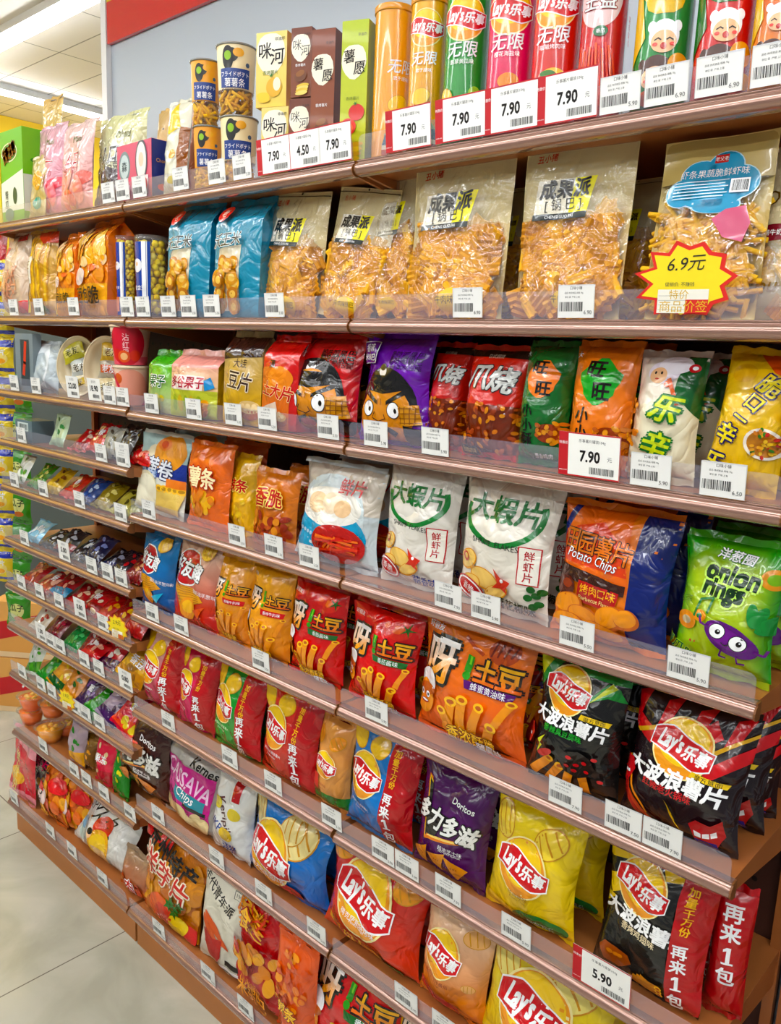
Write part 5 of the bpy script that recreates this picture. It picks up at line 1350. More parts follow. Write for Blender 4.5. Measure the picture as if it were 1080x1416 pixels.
can('C1', 1044, 1110, -70, art_kids('#ecc81c', '#f0a01c'), ('#f0a82c', '#d8401c'), 'orange and yellow snack canister at the right edge of the top shelf', 'the orange canister', turn=.6)
can('C1', 960, 1042, -60, art_kids('#3a7a34', '#f0c01c'), '#d8201c', 'red snack canister with two smiling children printed on it', 'the red children canister', turn=.6)
can('C1', 875, 955, -45, art_kids('#f0c81c', '#3a9a3c'), '#179a44', 'green snack canister with two smiling children printed on it', 'the green children canister', turn=.6)
def art_tomato(A):
    A.ell(.0, .84, .17, .22, '#f2d8d8'); A.text('劲爆', -.02, .92, .12, W_, .04, 0, 0, 1, out=('#a81420', .05)); A.text('土益', .0, .80, .12, W_, .04, 0, 0, 1, out=('#a81420', .05)); A.ell(.02, .60, .05, .035, '#1d7a4a'); A.text('番茄', .02, .60, .03, W_, .01)
    for k in range(12): A.stroke([(-.12 + .02 * k, .52 - .02 * (k % 3)), (-.16 + .03 * k, .1)], .014, ('#f07a5c', '#e84a34')[k % 2])
    A.rect(.2, .08, .3, .30, '#e8e8d8'); A.text('薯条薯条', .25, .7, .05, '#f8b0b0', .01, vert=True)
can('C1', 800, 864, -30, art_tomato, '#d41c24', 'red potato stick canister with pale top panel beside the children canisters', 'the red potato stick canister', turn=.5)
can('C1', 734, 800, -30, art_can('grill', '嗞嗞烤肉味'), ('#e0301c', '#d82a1c'), 'red-orange chips canister with a taco chip printed on it', 'the red-orange canister')
can('C1', 671, 736, -22, art_can('pink', '樱花海盐味'), ('#e0205c', '#e8487c'), 'pink chips canister between the green and the red-orange ones', 'the pink canister')
can('C1', 612, 672, -12, art_can('pagoda', '翡翠黄瓜味'), '#2a9e3c', 'green chips canister with a small temple printed at its foot', 'the green canister')
can('C1', 566, 616, 2, art_can('chips', '忠于原味'), ('#e8a81c', '#f0b81c'), 'yellow chips canister with red round logo, right one of the yellow pair', 'the right yellow canister')
can('C1', 515, 568, 14, art_can('chips', '忠于原味', ribbon=False), ('#eda81c', '#f0ae1a'), 'yellow-orange chips canister with its plain side out, left one of the yellow pair', 'the left yellow canister', turn=1.6)
def art_box(food, ribbon='#ffffff', t='薯愿', tcol='#2a1c18'):
    def f(A):
        A.blob(-.02, .72, [(.47 * math.cos(a), .56 * math.sin(a) * (1 + .08 * math.sin(3 * a))) for a in [i * .4 for i in range(16)]], '#f6f0de')
        A.text(t[0], -.20, .755, .46, tcol, .015, .1, .1); A.text(t[1], .20, .67, .46, tcol, .015, .05, .1); A.text('非油炸', .28, .90, .11, tcol, .01)
        A.text('香烤薯片', -.02, .46, .13, W_ if food == 'choc' else '#7a8a1c', .01)
        if food == 'choc':
            A.ell(.0, .30, .30, .22, '#7a4a2c', .3); A.ell(-.02, .34, .22, .12, '#9a6a44', .3)
            for k in range(4): A.ell(.12 - .02 * k, .16 - .035 * k, .30, .09, ('#e8cc7c', '#f2dc98')[k % 2], .1)
        elif food == 'tomato':
            A.ell(.14, .36, .30, .27, '#d8281c'); A.ell(-.16, .26, .30, .28, '#e03a24'); A.ell(-.14, .25, .18, .16, '#f08a6c'); A.star(.1, .42, .10, .03, 6, '#2c7a24')
            for k in range(4): A.ell(.12 - .03 * k, .13 - .035 * k, .32, .09, ('#e8bc3c', '#f4d45c')[k % 2], .1)
        else:
            A.ell(.10, .26, .25, .26, '#e8b83c'); A.ell(.2, .30, .12, .18, '#faf2d8'); A.ell(.02, .42, .05, .03, '#3a7a2c', .6)
            for k in range(3): A.ell(-.25 + .02 * k, .16 - .03 * k, .2, .08, '#f0d06c')
    return f
TB = .36
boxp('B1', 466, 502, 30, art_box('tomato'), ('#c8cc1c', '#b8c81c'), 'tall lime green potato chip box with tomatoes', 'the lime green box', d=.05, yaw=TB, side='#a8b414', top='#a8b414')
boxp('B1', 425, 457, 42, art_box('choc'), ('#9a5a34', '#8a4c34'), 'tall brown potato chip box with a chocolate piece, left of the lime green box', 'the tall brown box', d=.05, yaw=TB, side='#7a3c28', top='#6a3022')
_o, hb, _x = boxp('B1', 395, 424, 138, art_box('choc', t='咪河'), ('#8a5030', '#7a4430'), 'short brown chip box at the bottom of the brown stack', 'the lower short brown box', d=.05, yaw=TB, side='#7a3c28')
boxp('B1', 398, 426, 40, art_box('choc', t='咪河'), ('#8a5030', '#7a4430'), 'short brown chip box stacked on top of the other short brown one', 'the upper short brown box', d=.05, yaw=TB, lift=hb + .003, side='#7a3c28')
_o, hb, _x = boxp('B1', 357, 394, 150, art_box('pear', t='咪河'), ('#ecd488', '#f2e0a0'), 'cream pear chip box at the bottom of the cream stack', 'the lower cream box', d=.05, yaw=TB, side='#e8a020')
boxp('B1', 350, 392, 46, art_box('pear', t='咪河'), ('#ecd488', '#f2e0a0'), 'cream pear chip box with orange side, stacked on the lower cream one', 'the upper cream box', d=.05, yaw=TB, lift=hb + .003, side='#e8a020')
def fries_tub(row, xl, xr, yt, lift, base, label):
    yc = front(row) + .06; X, w, h = sight(row, xl, xr, yt, yc, 0, 0, lift); th = view_turn(X, yc); r = w / 2 * math.cos(th); n = 36; rb = r * .84
    def R(t): return rb + (r - rb) * t
    m = Mesh(); A = Art(2 * math.pi * r, h * .62)
    A.ell(-.03, .66, .05, .10, K_); A.ell(.0, .72, .06, .06, K_); A.ell(-.03, .70, .03, .04, '#9ac43c'); A.ell(.06, .78, .045, .04, '#f0b43c'); A.ell(.14, .5, .018, .018, '#5a6a80')
    A.rect(-.10, .02, .16, .40, '#1d4590'); A.text('フライドポテト', .03, .28, .036, W_, .01); A.text('薯薯条', .03, .12, .06, W_, .02)
    P = [[(R(t) * math.sin(2 * math.pi * (i / n - .5)), -R(t) * math.cos(2 * math.pi * (i / n - .5)), t * h) for i in range(n + 1)] for t in (.36, .6, .8, .97)]
    m.sheet(P, base, A); o = m.build('fries_tub', 'card')
    c = Mesh(); c.lathe([(.0001, .001), (R(0), .001), (R(.36), h * .36)], (1, 1, 1), n); c.build('clear_base', 'cup', o)
    L = Mesh(); L.lathe([(R(.97), h * .97), (r + .002, h * .97), (r + .0025, h * .99), (r, h), (.0001, h - .001)], lin('#c8c8c4'), n); L.build('lid', 'gloss', o)
    f = Mesh(); q = random.Random(int(xl + yt))
    for k in range(70):
        a = q.uniform(0, 6.28); rr = q.uniform(.6, .9) * rb; t = q.uniform(.06, .32) * h; d = Vector((q.uniform(-1, 1), q.uniform(-.3, .3), q.uniform(-.7, .7))).normalized() * .018
        d = Vector((d.x * math.cos(a), d.x * math.sin(a), d.z)); p = Vector((rr * math.sin(a), -rr * math.cos(a), t)); tube(f, [p - d, p + d], .0042, q.choice(('#e8aa30', '#f0b840', '#dc9420')), 5)
    tag(f.build('fries', 'food', o), kind='stuff')
    place(o, row, X, yc, th * .7, lift=lift); tag(o, label, 'snack tub', 'stacked tubs of potato fries'); note(row, X, 2 * r, 'the fries tubs'); return h
h1 = fries_tub('B1', 305, 357, 166, 0, '#f2e4c0', 'cream potato fries tub, lower of the right stack')
fries_tub('B1', 300, 355, 68, h1 + .002, '#f4e6c4', 'cream potato fries tub, upper of the right stack')
h1 = fries_tub('B1', 268, 308, 178, 0, '#f0a81c', 'yellow potato fries tub, lower of the left stack')
fries_tub('B1', 264, 306, 88, h1 + .002, '#f2ac1c', 'yellow potato fries tub, upper of the left stack')
bag('B1', 254, 274, 145, art_generic('果干', '#c8286c', None, None, 2, .5, .3), ('#c87a4c', '#e8c8c0'), 'pink foil bag standing behind the yellow fries tubs', 'the pink foil bag', d=.04, y0=.10, seed=111)
def art_cheese(A):
    A.ell(.1, .40, .16, .13, '#e8b83c'); A.poly([(-.4, .75), (0, 1), (.3, .7), (-.1, .62)], '#ecd04c'); A.ell(.1, .12, .25, .10, '#d8c82c'); A.rect(.3, 0, .5, .7, '#a8681c')
bag('B1', 232, 262, 138, art_cheese, '#e4e2d2', 'clear and white cheese snack bag with a pointed top', 'the pointed cheese bag', d=.05, seed=112)
bag('B1', 217, 240, 150, lambda A: A.ell(0, .8, .05, .03, K_), '#cdb489', 'plain tan foil pouch behind the navy and pink box', 'the plain tan pouch', d=.03, y0=.10, seed=113, wr=.3, mat='matte_film')
def art_choc(A):
    A.rect(-.5, 0, .5, 1, '#d87e90'); A.ell(-.28, .62, .17, .22, '#7a8c90'); A.ell(-.28, .62, .13, .17, '#c8d4d4'); A.text('森', -.28, .62, .16, '#5a6a70', .02); A.text('CHOC', -.25, .22, .20, '#f4dce0', .0)
    A.ell(.22, .66, .17, .30, '#5a5a64'); A.ell(.22, .66, .14, .26, '#f2ece8'); A.ell(.22, .68, .07, .10, '#f8d8c4'); A.rect(.06, .08, .42, .40, '#e8e0e0'); A.ell(.24, .24, .16, .13, '#e0401c')
boxp('B1', 163, 210, 198, art_choc, '#d87e90', 'pink chocolate box with a grey emblem and a navy blue side', 'the pink chocolate box', d=.055, side='#1f2f7c', sideart=lambda A: (A.ell(.1, .2, .3, .16, '#d8281c'), A.text('Choc', 0, .65, .25, '#d8a04c', .02)), yaw=-.02)
def art_jp(t, tc, food):
    def f(A):
        A.text(t, .0, .58, .24, tc, .03, 0, .1, 1, out=(W_, .03)); A.text('Muni', .12, .80, .13, '#7a7a3c', .02, 0, .2); A.text('生巧克力', .0, .44, .12, tc, .01)
        r = random.Random(len(t))
        for k in range(7): A.ell(r.uniform(-.3, .35), r.uniform(.06, .34), .2, .10, r.choice(food), r.uniform(0, 3))
    return f
bag('A1', 134, 200, 158, art_jp('チムロール', '#3a3a3a', ('#5a4a4c', '#7a6468', '#e8e0dc', '#4a3c40')), ('#b8b0a8', '#dcdcb4'), 'grey and pale yellow chocolate roll pouch behind the pink box', 'the grey chocolate roll pouch', d=.05, y0=.05, seed=114)
bag('A1', 86, 133, 168, art_jp('ムロ', '#c8243c', ('#e8948c', '#f0b0a4', '#e8a04c')), ('#eab0ac', '#e4ccc8'), 'shiny pink roll cake pouch, nearer of the two pink ones', 'the right pink pouch', d=.05, seed=115)
bag('A1', 53, 92, 172, art_jp('バー', '#c8243c', ('#e8848c', '#f0a0a4', '#d8648c')), ('#e0a0ac', '#d8b4bc'), 'matt pink fruit bar pouch, farther of the two pink ones', 'the left pink pouch', d=.05, seed=116)
bag('A1', 44, 66, 215, lambda A: (A.ell(0, .6, .3, .3, '#e8b01c'), A.ell(0, .2, .25, .2, '#5aa08c')), '#c8b88c', 'small yellow and teal sachet in front of the green box', 'the small yellow sachet', d=.02, y0=.008, seed=117)
bag('A1', 56, 82, 134, lambda A: A.poly([(.1, .2), (.3, .9), (.2, .2)], '#f4f0dc'), ('#dcc870', '#e0c494'), 'plain tan foil bag rising behind the green box', 'the tan foil bag', d=.03, y0=.12, seed=118)
def art_green(A):
    A.rect(-.5, 0, .5, .12, '#6ab820'); A.poly([(-.5, .12), (.5, .12), (.5, .55), (-.5, .44)], '#eceede'); A.ell(-.08, .76, .36, .18, '#e8e8c8'); A.ell(-.08, .76, .33, .155, '#4a9a2c'); A.text('辣辣', -.08, .76, .3, '#f0a04c', .04, .3, 0, 1, out=('#3a4a14', .04))
    A.ell(.12, .28, .09, .16, '#3a5a3c'); A.text('青瓜', -.25, .30, .18, '#3a4a3c', .01, vert=True); A.ell(-.15, .08, .2, .12, '#5a8a7c')
boxp('A1', 2, 32, 180, art_green, '#74c022', 'lime green snack carton with an oval emblem, at the left end of the top shelf', 'the lime green carton', d=.09, side='#8acb3c', sideart=lambda A: (A.rect(-.5, .1, .5, .5, '#e6e8d8'), A.ell(.1, .66, .32, .10, '#3a9a2c')), h=None)
boxp('A1', -30, 1, 214, lambda A: A.text('辣', 0, .5, .5, K_, .02), '#e8d01c', 'yellow snack carton cut off by the left edge of the top shelf', 'the yellow carton', d=.08)
# ======== bay A, small goods
def packet(row, px, w, h, base, art, label, short, lean=1.0, roll=0.0, yaw=0.0, y0=.02, lift=0.0, d=.018, name='snack_sachet', cat='snack sachet', group=None, mat='film', seals=True):
    _seed[0] += 1; y = front(row) + y0
    X = solve_x(px, y, deck(row) + .03)
    o = pillow_bag(name, w, h, d, art, base, _seed[0], mat, nu=10, nv=12, seals=seals)
    place(o, row, X, y, yaw, lean, roll, lift + .008); tag(o, label, cat, group); note(row, X, w, short)
    return o
def dots(c, c2=None, t=None, tc=W_):
    def f(A):
        r = random.Random(len(c) + (hash_s(t) if t else 3))
        if c2: A.poly([(-.5, .0), (.5, .0), (.5, .4), (-.5, .25)], c2)
        for k in range(6): A.ell(r.uniform(-.3, .3), r.uniform(.1, .9), r.uniform(.06, .14), r.uniform(.05, .1), c, r.uniform(0, 3))
        if t: A.text(t, 0, .62, .26, tc, .03, 0, 0, 1)
    return f
def hash_s(t): return sum(ord(q) for q in t) % 97
ORD = ['leftmost', 'second from the left', 'third from the left', 'fourth from the left', 'fifth from the left', 'sixth from the left', 'seventh from the left', 'last before the bay joint']
def rowful(row, where, items):
    for k, it in enumerate(items):
        px, w, h, base, c, c2, t, words, kw = it
        packet(row, px, w, h, base, dots(c, c2, t), '%s, %s' % (words, where), words, **kw)
# shelf 4 of the far bay
clearbox, hbx, xbx = boxp('A4', 14, 52, 572, lambda A: (A.rect(-.35, .5, .3, .9, '#e4ece8'), A.barcode(0, .7, .5, .15)), '#7c8c90', 'grey plastic box of small goods at the left end of the fourth shelf', 'the grey plastic box', d=.08, h=.075, w=.13, name='plastic_box', cat='plastic box', mat='gloss')
rowful('A4', 'fourth shelf of the far bay', [
    (78, .10, .11, '#b8c8b0', '#4a8a5c', None, None, 'pale green round-printed card packet', dict(lean=.3)),
    (104, .12, .10, '#c81c28', '#f0e0d0', '#a01018', None, 'flat red packet with white print', dict(lean=.9)),
    (128, .11, .11, '#c4202c', '#e8c8a0', None, '辣', 'red spicy sachet', dict(lean=.7, lift=.01)),
    (148, .10, .10, '#a8a8a0', '#585850', None, None, 'crumpled silver sachet', dict(lean=.4)),
    (163, .11, .12, '#2c2628', '#8a8a84', None, None, 'dark foil sachet', dict(lean=.5)),
    (188, .15, .07, '#d8141c', '#f8b0a0', None, None, 'bright shiny red sachet beside the bay joint', dict(lean=.8, y0=.03))])
rowful('A5', 'fifth shelf of the far bay', [
    (24, .10, .11, '#dce0d8', '#5a9a4c', None, '洽', 'white and green sachet at the left end', dict(lean=.5)),
    (46, .11, .11, '#4a8a34', '#e8e8a0', None, None, 'green sachet', dict(lean=.8)),
    (68, .11, .11, '#c8a83c', '#7a4a14', None, None, 'golden sachet', dict(lean=.8)),
    (90, .11, .11, '#c83c2c', '#f0d0a0', None, '香', 'red and cream sachet', dict(lean=.9)),
    (112, .11, .11, '#3c5a94', '#c8d8e8', None, None, 'blue sachet', dict(lean=.9)),
    (135, .11, .11, '#9a8a3c', '#e8e0a0', None, None, 'olive sachet', dict(lean=.9)),
    (160, .12, .11, '#b8b06c', '#5c5a20', None, None, 'pale olive sachet near the joint', dict(lean=1.0)),
    (178, .11, .10, '#a8a878', '#e8e4c0', None, None, 'cream and olive sachet at the joint', dict(lean=1.0))])
rowful('A6', 'sixth shelf of the far bay', [
    (40, .13, .10, '#9ac4d8', '#e8f4f8', None, '鱼', 'pale blue flat sachet', dict(lean=.9)),
    (62, .12, .10, '#2c2c34', '#d8d8dc', None, None, 'black and silver sachet', dict(lean=1.1)),
    (82, .12, .11, '#22242c', '#c8c8d0', '#8a1c24', None, 'black sachet with a red corner', dict(lean=.9)),
    (102, .12, .11, '#1c1c24', '#b8bcc8', None, '魔', 'dark sachet with white character', dict(lean=1.1)),
    (122, .12, .11, '#20264c', '#98a0c8', None, None, 'navy blue sachet', dict(lean=.9, lift=.012)),
    (142, .12, .11, '#1c1c28', '#a8a8b8', '#202c6a', None, 'black and blue sachet', dict(lean=1.1)),
    (160, .12, .11, '#2a2430', '#c02c34', None, None, 'black sachet dotted red', dict(lean=1.0)),
    (178, .11, .10, '#8c1c24', '#e8c0a0', None, None, 'maroon sachet at the joint', dict(lean=.9))])
rowful('A7', 'seventh shelf of the far bay', [
    (34, .13, .11, '#a82c34', '#e8b0a0', None, None, 'dull red sausage sachet at the left end', dict(lean=1.0)),
    (56, .13, .11, '#b03038', '#f0c8b8', None, '肠', 'red sausage sachet', dict(lean=1.1)),
    (76, .13, .11, '#a02830', '#e8b8a8', '#3a8ab0', None, 'red sausage sachet with a blue corner', dict(lean=1.0, lift=.01)),
    (96, .13, .11, '#b8242c', '#f4d8c0', None, None, 'pinkish red sachet', dict(lean=1.1)),
    (118, .13, .11, '#c81c24', '#f0e0c8', '#a01018', '辣', 'crimson sachet with white character', dict(lean=.9)),
    (138, .12, .11, '#c01c20', '#e8a83c', None, None, 'red sachet with yellow spots', dict(lean=1.0)),
    (158, .12, .11, '#a81820', '#e8c060', None, None, 'deep red sachet behind the yellow star sign', dict(lean=.9)),
    (180, .12, .10, '#b8141c', '#f0b0a0', None, None, 'glossy red sachet at the joint', dict(lean=.8))])
rowful('A8', 'eighth shelf of the far bay', [
    (48, .12, .10, '#d8d0c4', '#b82c3c', None, None, 'pale sachet with cherries', dict(lean=.8)),
    (70, .11, .11, '#8c1c38', '#c83c5c', None, None, 'dark cherry red sachet', dict(lean=.8)),
    (94, .12, .10, '#1c9a4c', '#8ae0a0', None, None, 'glossy green sachet', dict(lean=.9)),
    (116, .12, .10, '#a03038', '#e8e0e0', None, None, 'red foil sachet with a silver glint', dict(lean=.7)),  # pale spots paint the glint of the foil
    (118, .13, .09, '#cc1c28', '#f0c0b0', None, None, 'shiny red plum sachet in front', dict(lean=1.1, y0=.008, lift=.012)),
    (140, .13, .11, '#c8142c', '#e8e0d8', '#5a1c4c', None, 'red and purple plum sachet', dict(lean=.9)),
    (174, .15, .12, '#e8b81c', '#a8781c', '#d89c14', '香豆', 'yellow packet', dict(lean=.6, roll=.25))])
rowful('A9', 'ninth shelf of the far bay', [
    (42, .12, .13, '#dfe4da', '#5aa83c', '#4a9a2c', '青', 'white and green plum packet at the left end', dict(lean=.5, roll=-.2)),
    (58, .10, .12, '#2c9a34', '#8ad048', None, None, 'bright green leaf sachet', dict(lean=.7, roll=.4)),
    (72, .12, .12, '#e8a81c', '#f4d84c', '#2c6a34', None, 'yellow mango sachet', dict(lean=.7, roll=.4)),
    (92, .11, .12, '#d8901c', '#3a7a2c', None, None, 'orange and green sachet behind the star sign', dict(lean=.7)),
    (112, .12, .12, '#4c2a64', '#8a6aa8', None, '葡', 'dark purple grape sachet', dict(lean=.7)),
    (124, .11, .11, '#3a9a34', '#4a2a5c', None, None, 'green leaf grape sachet', dict(lean=.9, roll=.6, y0=.008)),
    (142, .12, .13, '#b8a8b8', '#4c2a5c', '#5a3a6c', None, 'grey and purple prune sachet', dict(lean=.7, roll=.4)),
    (168, .16, .14, '#d84858', '#e8d04c', '#f08a80', '草莓', 'pink strawberry packet at the joint', dict(lean=.7, roll=.3))])
def jelly(row, px, y, lift, label, c='#ffc458', s=1.0):
    X = solve_x(px, front(row) + y, deck(row) + .03 + lift); r = .045 * s; h = .05 * s
    m = Mesh(); m.lathe([(.0001, 0), (r * .72, 0), (r * .8, h * .3), (r, h * .96), (r * 1.16, h), (r * 1.16, h + .001), (r, h + .001)], (1, 1, 1), 24); o = m.build('jelly_cup', 'cup')
    j = Mesh(); j.lathe([(.0001, .002), (r * .70, .002), (r * .77, h * .3), (r * .95, h * .9), (.0001, h * .9)], lin(c), 24)
    for k in range(5): j.ball((r * .4 * math.cos(k * 1.3), r * .4 * math.sin(k * 1.3), h * .86), r * .22, lin('#ffd890'))
    j.build('jelly', 'gloss', o)
    L = Mesh(); L.lathe([(r * 1.16, h + .0015), (.0001, h + .002)], lin('#f4c070'), 24); L.build('foil_lid', 'clear', o)
    place(o, row, X, front(row) + y, lift=lift); tag(o, label, 'jelly cup', 'clear cups of orange jelly'); note(row, X, .09, 'the jelly cups')
jelly('A10', 44, .07, 0, 'orange jelly cup at the back left of the pile, bottom layer', s=1.1)
jelly('A10', 70, .055, 0, 'yellow jelly cup at the front of the pile, bottom layer', '#ffdc80', s=1.15)
jelly('A10', 92, .12, 0, 'orange jelly cup on the right side of the pile')
jelly('A10', 44, .07, .06, 'orange jelly cup on top of the left side of the pile', '#ffbe50', s=1.1)
jelly('A10', 74, .10, .064, 'orange jelly cup on top of the right side of the pile', '#ffc458', s=1.1)
bag('A10', 98, 120, 1000, dots('#3a8a34', '#e8b040', None), '#b8a8b0', 'grey crackly snack bag with a green leaf, beside the jelly cups', 'the grey leaf bag', d=.05, seed=121)
bag('A10', 120, 136, 1018, dots('#e8a83c', None, None), '#8a6a44', 'brown foil bag between the grey leaf bag and the pink bag', 'the brown foil bag', d=.05, y0=.03, seed=122)
bag('A10', 135, 161, 1022, dots('#f0d8b8', '#c8243c', '果冻'), '#e86a78', 'pink fruit bag with white characters on the tenth shelf', 'the pink fruit bag', d=.05, seed=123)
bag('A10', 160, 180, 1040, dots('#e8e04c', None, None), '#2c9a34', 'green bag standing left of the brown tortilla chips bag', 'the green bag', d=.05, seed=124)
def art_pinkbag(A):
    A.poly([(-.5, .10), (.5, .10), (.5, .72), (-.5, .84)], '#d8183c'); A.ell(-.2, .3, .28, .16, '#f0b81c'); A.text('酸辣粉', -.2, .6, .26, '#f4e0a0', .02, -.2, vert=True)
bag('A11', 18, 52, 1012, art_pinkbag, '#f0b4bc', 'pink and red flat bag standing at the left end of the lowest shelf', 'the pink and red bag', d=.03, lean=.12, seed=131)
bag('A11', 48, 82, 1030, art_generic('辣的', '#d8486c', (0, .3, .3, .2, ('#e8b83c', '#3a2c2c'), 12), None, 3, .7, .3), '#4c4048', 'dark bag with pink and yellow print behind the pink and red bag', 'the dark pink-print bag', d=.05, y0=.06, seed=132)
def art_or(A):
    r = random.Random(12)
    for k in range(40): A.ell(r.uniform(-.5, .5), r.uniform(0, .9), .12, .08, r.choice(('#e8781c', '#f09a3c', '#d8501c', '#f4b860')), r.uniform(0, 3))
    A.ell(.2, .72, .24, .13, '#e8141c'); A.ell(-.2, .40, .22, .16, '#f0dcd8'); A.ell(-.1, .16, .16, .10, '#f0b01c'); A.text('大刀肉', -.28, .78, .24, '#3a1410', .03, vert=True); A.rect(-.42, .5, -.14, .62, '#d8141c')
bag('A11', 62, 100, 1060, art_or, '#dc7424', 'shiny orange spicy snack bag with a white round patch', 'the left shiny orange bag', d=.07, lean=.25, seed=133)
bag('A11', 92, 130, 1075, art_or, '#d46a1c', 'shiny orange snack bag half hidden behind the big white bag', 'the right shiny orange bag', d=.07, lean=.25, y0=.04, seed=134)
def art_bigwhite(A):
    A.text('人间', -.3, .88, .16, K_, .0, .4); A.text('久久', .05, .76, .22, K_, -.0, -.2, .2); A.ell(.08, .64, .13, .10, '#d8401c'); A.ell(.1, .30, .16, .14, '#e8b01c'); A.ell(.1, .30, .12, .10, '#f4cf4c'); A.ell(-.24, .36, .12, .10, '#c8d8d0'); A.ell(-.28, .46, .08, .06, '#8ab8d0')
    A.poly([(.0, .24), (.2, .24), (.30, .02), (.1, .02)], '#e8c8a0'); A.ell(-.05, .44, .04, .05, '#f4d0b0'); A.ell(-.05, .47, .04, .03, K_)
bag('A11', 112, 188, 1112, art_bigwhite, ('#d8d4cc', '#e4e4e0'), 'big silvery white bag with black brush writing at the joint of the lowest shelf', 'the big silvery white bag', d=.10, lean=.3, seed=135)
bag('B8', 172, 212, 1180, art_generic('肉', '#d83c2c', (0, .2, .3, .16, ('#d85a3c', '#e88a70'), 20), W_, 3, .2, .3), ('#c87a60', '#a89480'), 'brownish clear snack bag between the big white bag and the potato snack', 'the brownish clear bag', d=.06, lean=.2, seed=136)

# hanging strips and cartons beyond the far end
for k in range(9):
    z = 2.06 - k * .135
    c = pillow_bag('hanging_snack_bag', .11, .135, .035, lambda A: (A.rect(-.5, .78, .5, 1, '#2038a8'), A.rect(-.5, 0, .5, .12, '#2038a8'), A.ell(0, .42, .34, .26, '#e8d89c'), A.text('虾片', 0, .62, .26, '#f0f0f8', .03), A.ell(.1, .34, .16, .1, '#e8a83c')), '#e8d24c', 140 + k % 3, 'film', nu=10, nv=12)
    c.location = (solve_x(3, .04, z), .04, z); c.rotation_euler = (0, 0, .55)
    W2 = ['topmost', 'second from the top', 'third from the top', 'fourth from the top', 'middle', 'fourth from the bottom', 'third from the bottom', 'second from the bottom', 'lowest'][k]
    tag(c, 'blue and yellow bag in the hanging strip at left, %s' % W2, 'hanging snack bag', 'strip of blue and yellow hanging bags')
for k in range(7):
    z = 1.62 - k * .16
    c = pillow_bag('hanging_green_bag', .13, .155, .035, lambda A: (A.ell(0, .5, .3, .3, '#d8d8a0'), A.text('瓜子', 0, .6, .3, '#2c5a24', .03), A.ell(.1, .25, .2, .1, '#c87a3c')), '#4c9a34', 150 + k % 3, 'film', nu=10, nv=12)
    c.location = (solve_x(27, .24, z), .24, z); c.rotation_euler = (0, 0, .5)
    W2 = ['topmost', 'second from the top', 'third from the top', 'middle', 'third from the bottom', 'second from the bottom', 'lowest'][k]
    tag(c, 'green bag hanging behind the far shelf ends, %s' % W2, 'hanging snack bag', 'column of green hanging bags')
def art_wahaha(A):
    A.rect(-.5, 0, .5, .10, '#e8d0b0'); A.poly([(-.45, .30), (.40, .62), (.44, .92), (-.45, .62)], '#c8202c'); A.text('娃哈哈', .1, .68, .19, W_, .04, .22)
for k, (z, dx) in enumerate(((0.0, 0), (.30, -.01))):
    c = carton('cardboard_carton', .42, .295, .30, art_wahaha, ('#e0b080', '#e4b888'), side='#dcb080')
    c.location = (-2.86 + dx, .62, z + .001); c.rotation_euler = (0, 0, .65)
    tag(c, '%s of two tan drinks cartons stacked past the shelves' % ('lower' if k == 0 else 'upper'), 'cardboard carton', 'stacked drinks cartons')

# right bay low shelf
yj = .10; zj = RZ['D7'] + RAIL_H
m = Mesh(); m.lathe([(.0001, 0), (.055, 0), (.058, .01), (.058, .12), (.05, .135)], lin('#e8c060'), 28); oj = m.build('yellow_snack_jar', 'gloss')
L = Mesh(); L.lathe([(.052, .135), (.054, .135), (.054, .155), (.0001, .157)], lin('#b81c64'), 28); L.build('lid', 'gloss', oj)
oj.location = (solve_x(1066, .05, zj + .06), .05, zj + .001); tag(oj, 'yellow jar with a magenta lid on the low shelf in the bottom right corner', 'snack jar')

# ======== second packs added behind the front ones to fill and darken the gaps
def behind(o, short, dy):
    c = o.copy(); col.objects.link(c)
    for ch in o.children:
        q = ch.copy(); col.objects.link(q); q.parent = c; q.matrix_parent_inverse = ch.matrix_parent_inverse
    c.location = o.location + Vector((0.006, dy, 0))
    w = 'extra shaded pack added right behind ' + short
    tag(c, w, o['category'], 'added shaded packs behind the front row')
def short_of(o):
    return min((g for g in GOODS if abs(g[1] - o.location.x) < .002 and abs(deck(g[0]) + .0015 - o.location.z) < .02), key=lambda g: abs(g[1] - o.location.x), default=(0, 0, 0, None))[3]
for o in [q for q in list(scene.objects) if q.name.startswith('snack_bag') and q.parent is None]:
    s_ = short_of(o)
    if not s_: continue
    rw = min(((abs(deck(r) + .0015 - o.location.z), r) for r in ('C3', 'C4', 'C5', 'C6', 'C7', 'B3', 'B4', 'B5', 'B6', 'B7') if BAYX[r[0]][0] <= o.location.x <= BAYX[r[0]][1] + .05), default=(1, ''))
    if rw[0] < .004 and o.location.y < .075: behind(o, s_, .105)
# ======== price tags
def tag_art(price, small=True, red=False):
    def f(A):
        if red:
            A.rect(-.5, 0, .5, 1, '#c8202c'); A.rect(-.34, .03, .49, .97, '#fbfaf6'); A.text('特惠价', -.42, .75, .05, W_, .02)
            A.text('乐事薯片罐装104g', .05, .82, .055, '#333333', .01); A.text(price, .02, .48, .23, K_, .045, 0, 0, .85); A.text('元', .34, .46, .08, '#555555', .01); A.barcode(.22, .17, .40, .10, seed=len(price)); A.text('监督电话 会员价', -.42, .12, .018, W_, .0)
        else:
            A.text('口味小铺', .0, .90, .085, '#3a3a3a', .02); A.text('品名 休闲食品 规格 70g', -.06, .75, .05, '#555555', .0); A.text('单位 袋  产地 上海', -.1, .63, .05, '#555555', .0)
            A.barcode(-.14, .34, .62, .22, '#3c3c3c', seed=3); A.text(price, .33, .17, .13, '#444444', .01); A.rect(-.5, .97, .5, 1, '#e0e0e0'); A.rect(-.5, 0, -.49, 1, '#c8c8c8'); A.rect(.49, 0, .5, 1, '#c8c8c8')
    return f
_tm = {}
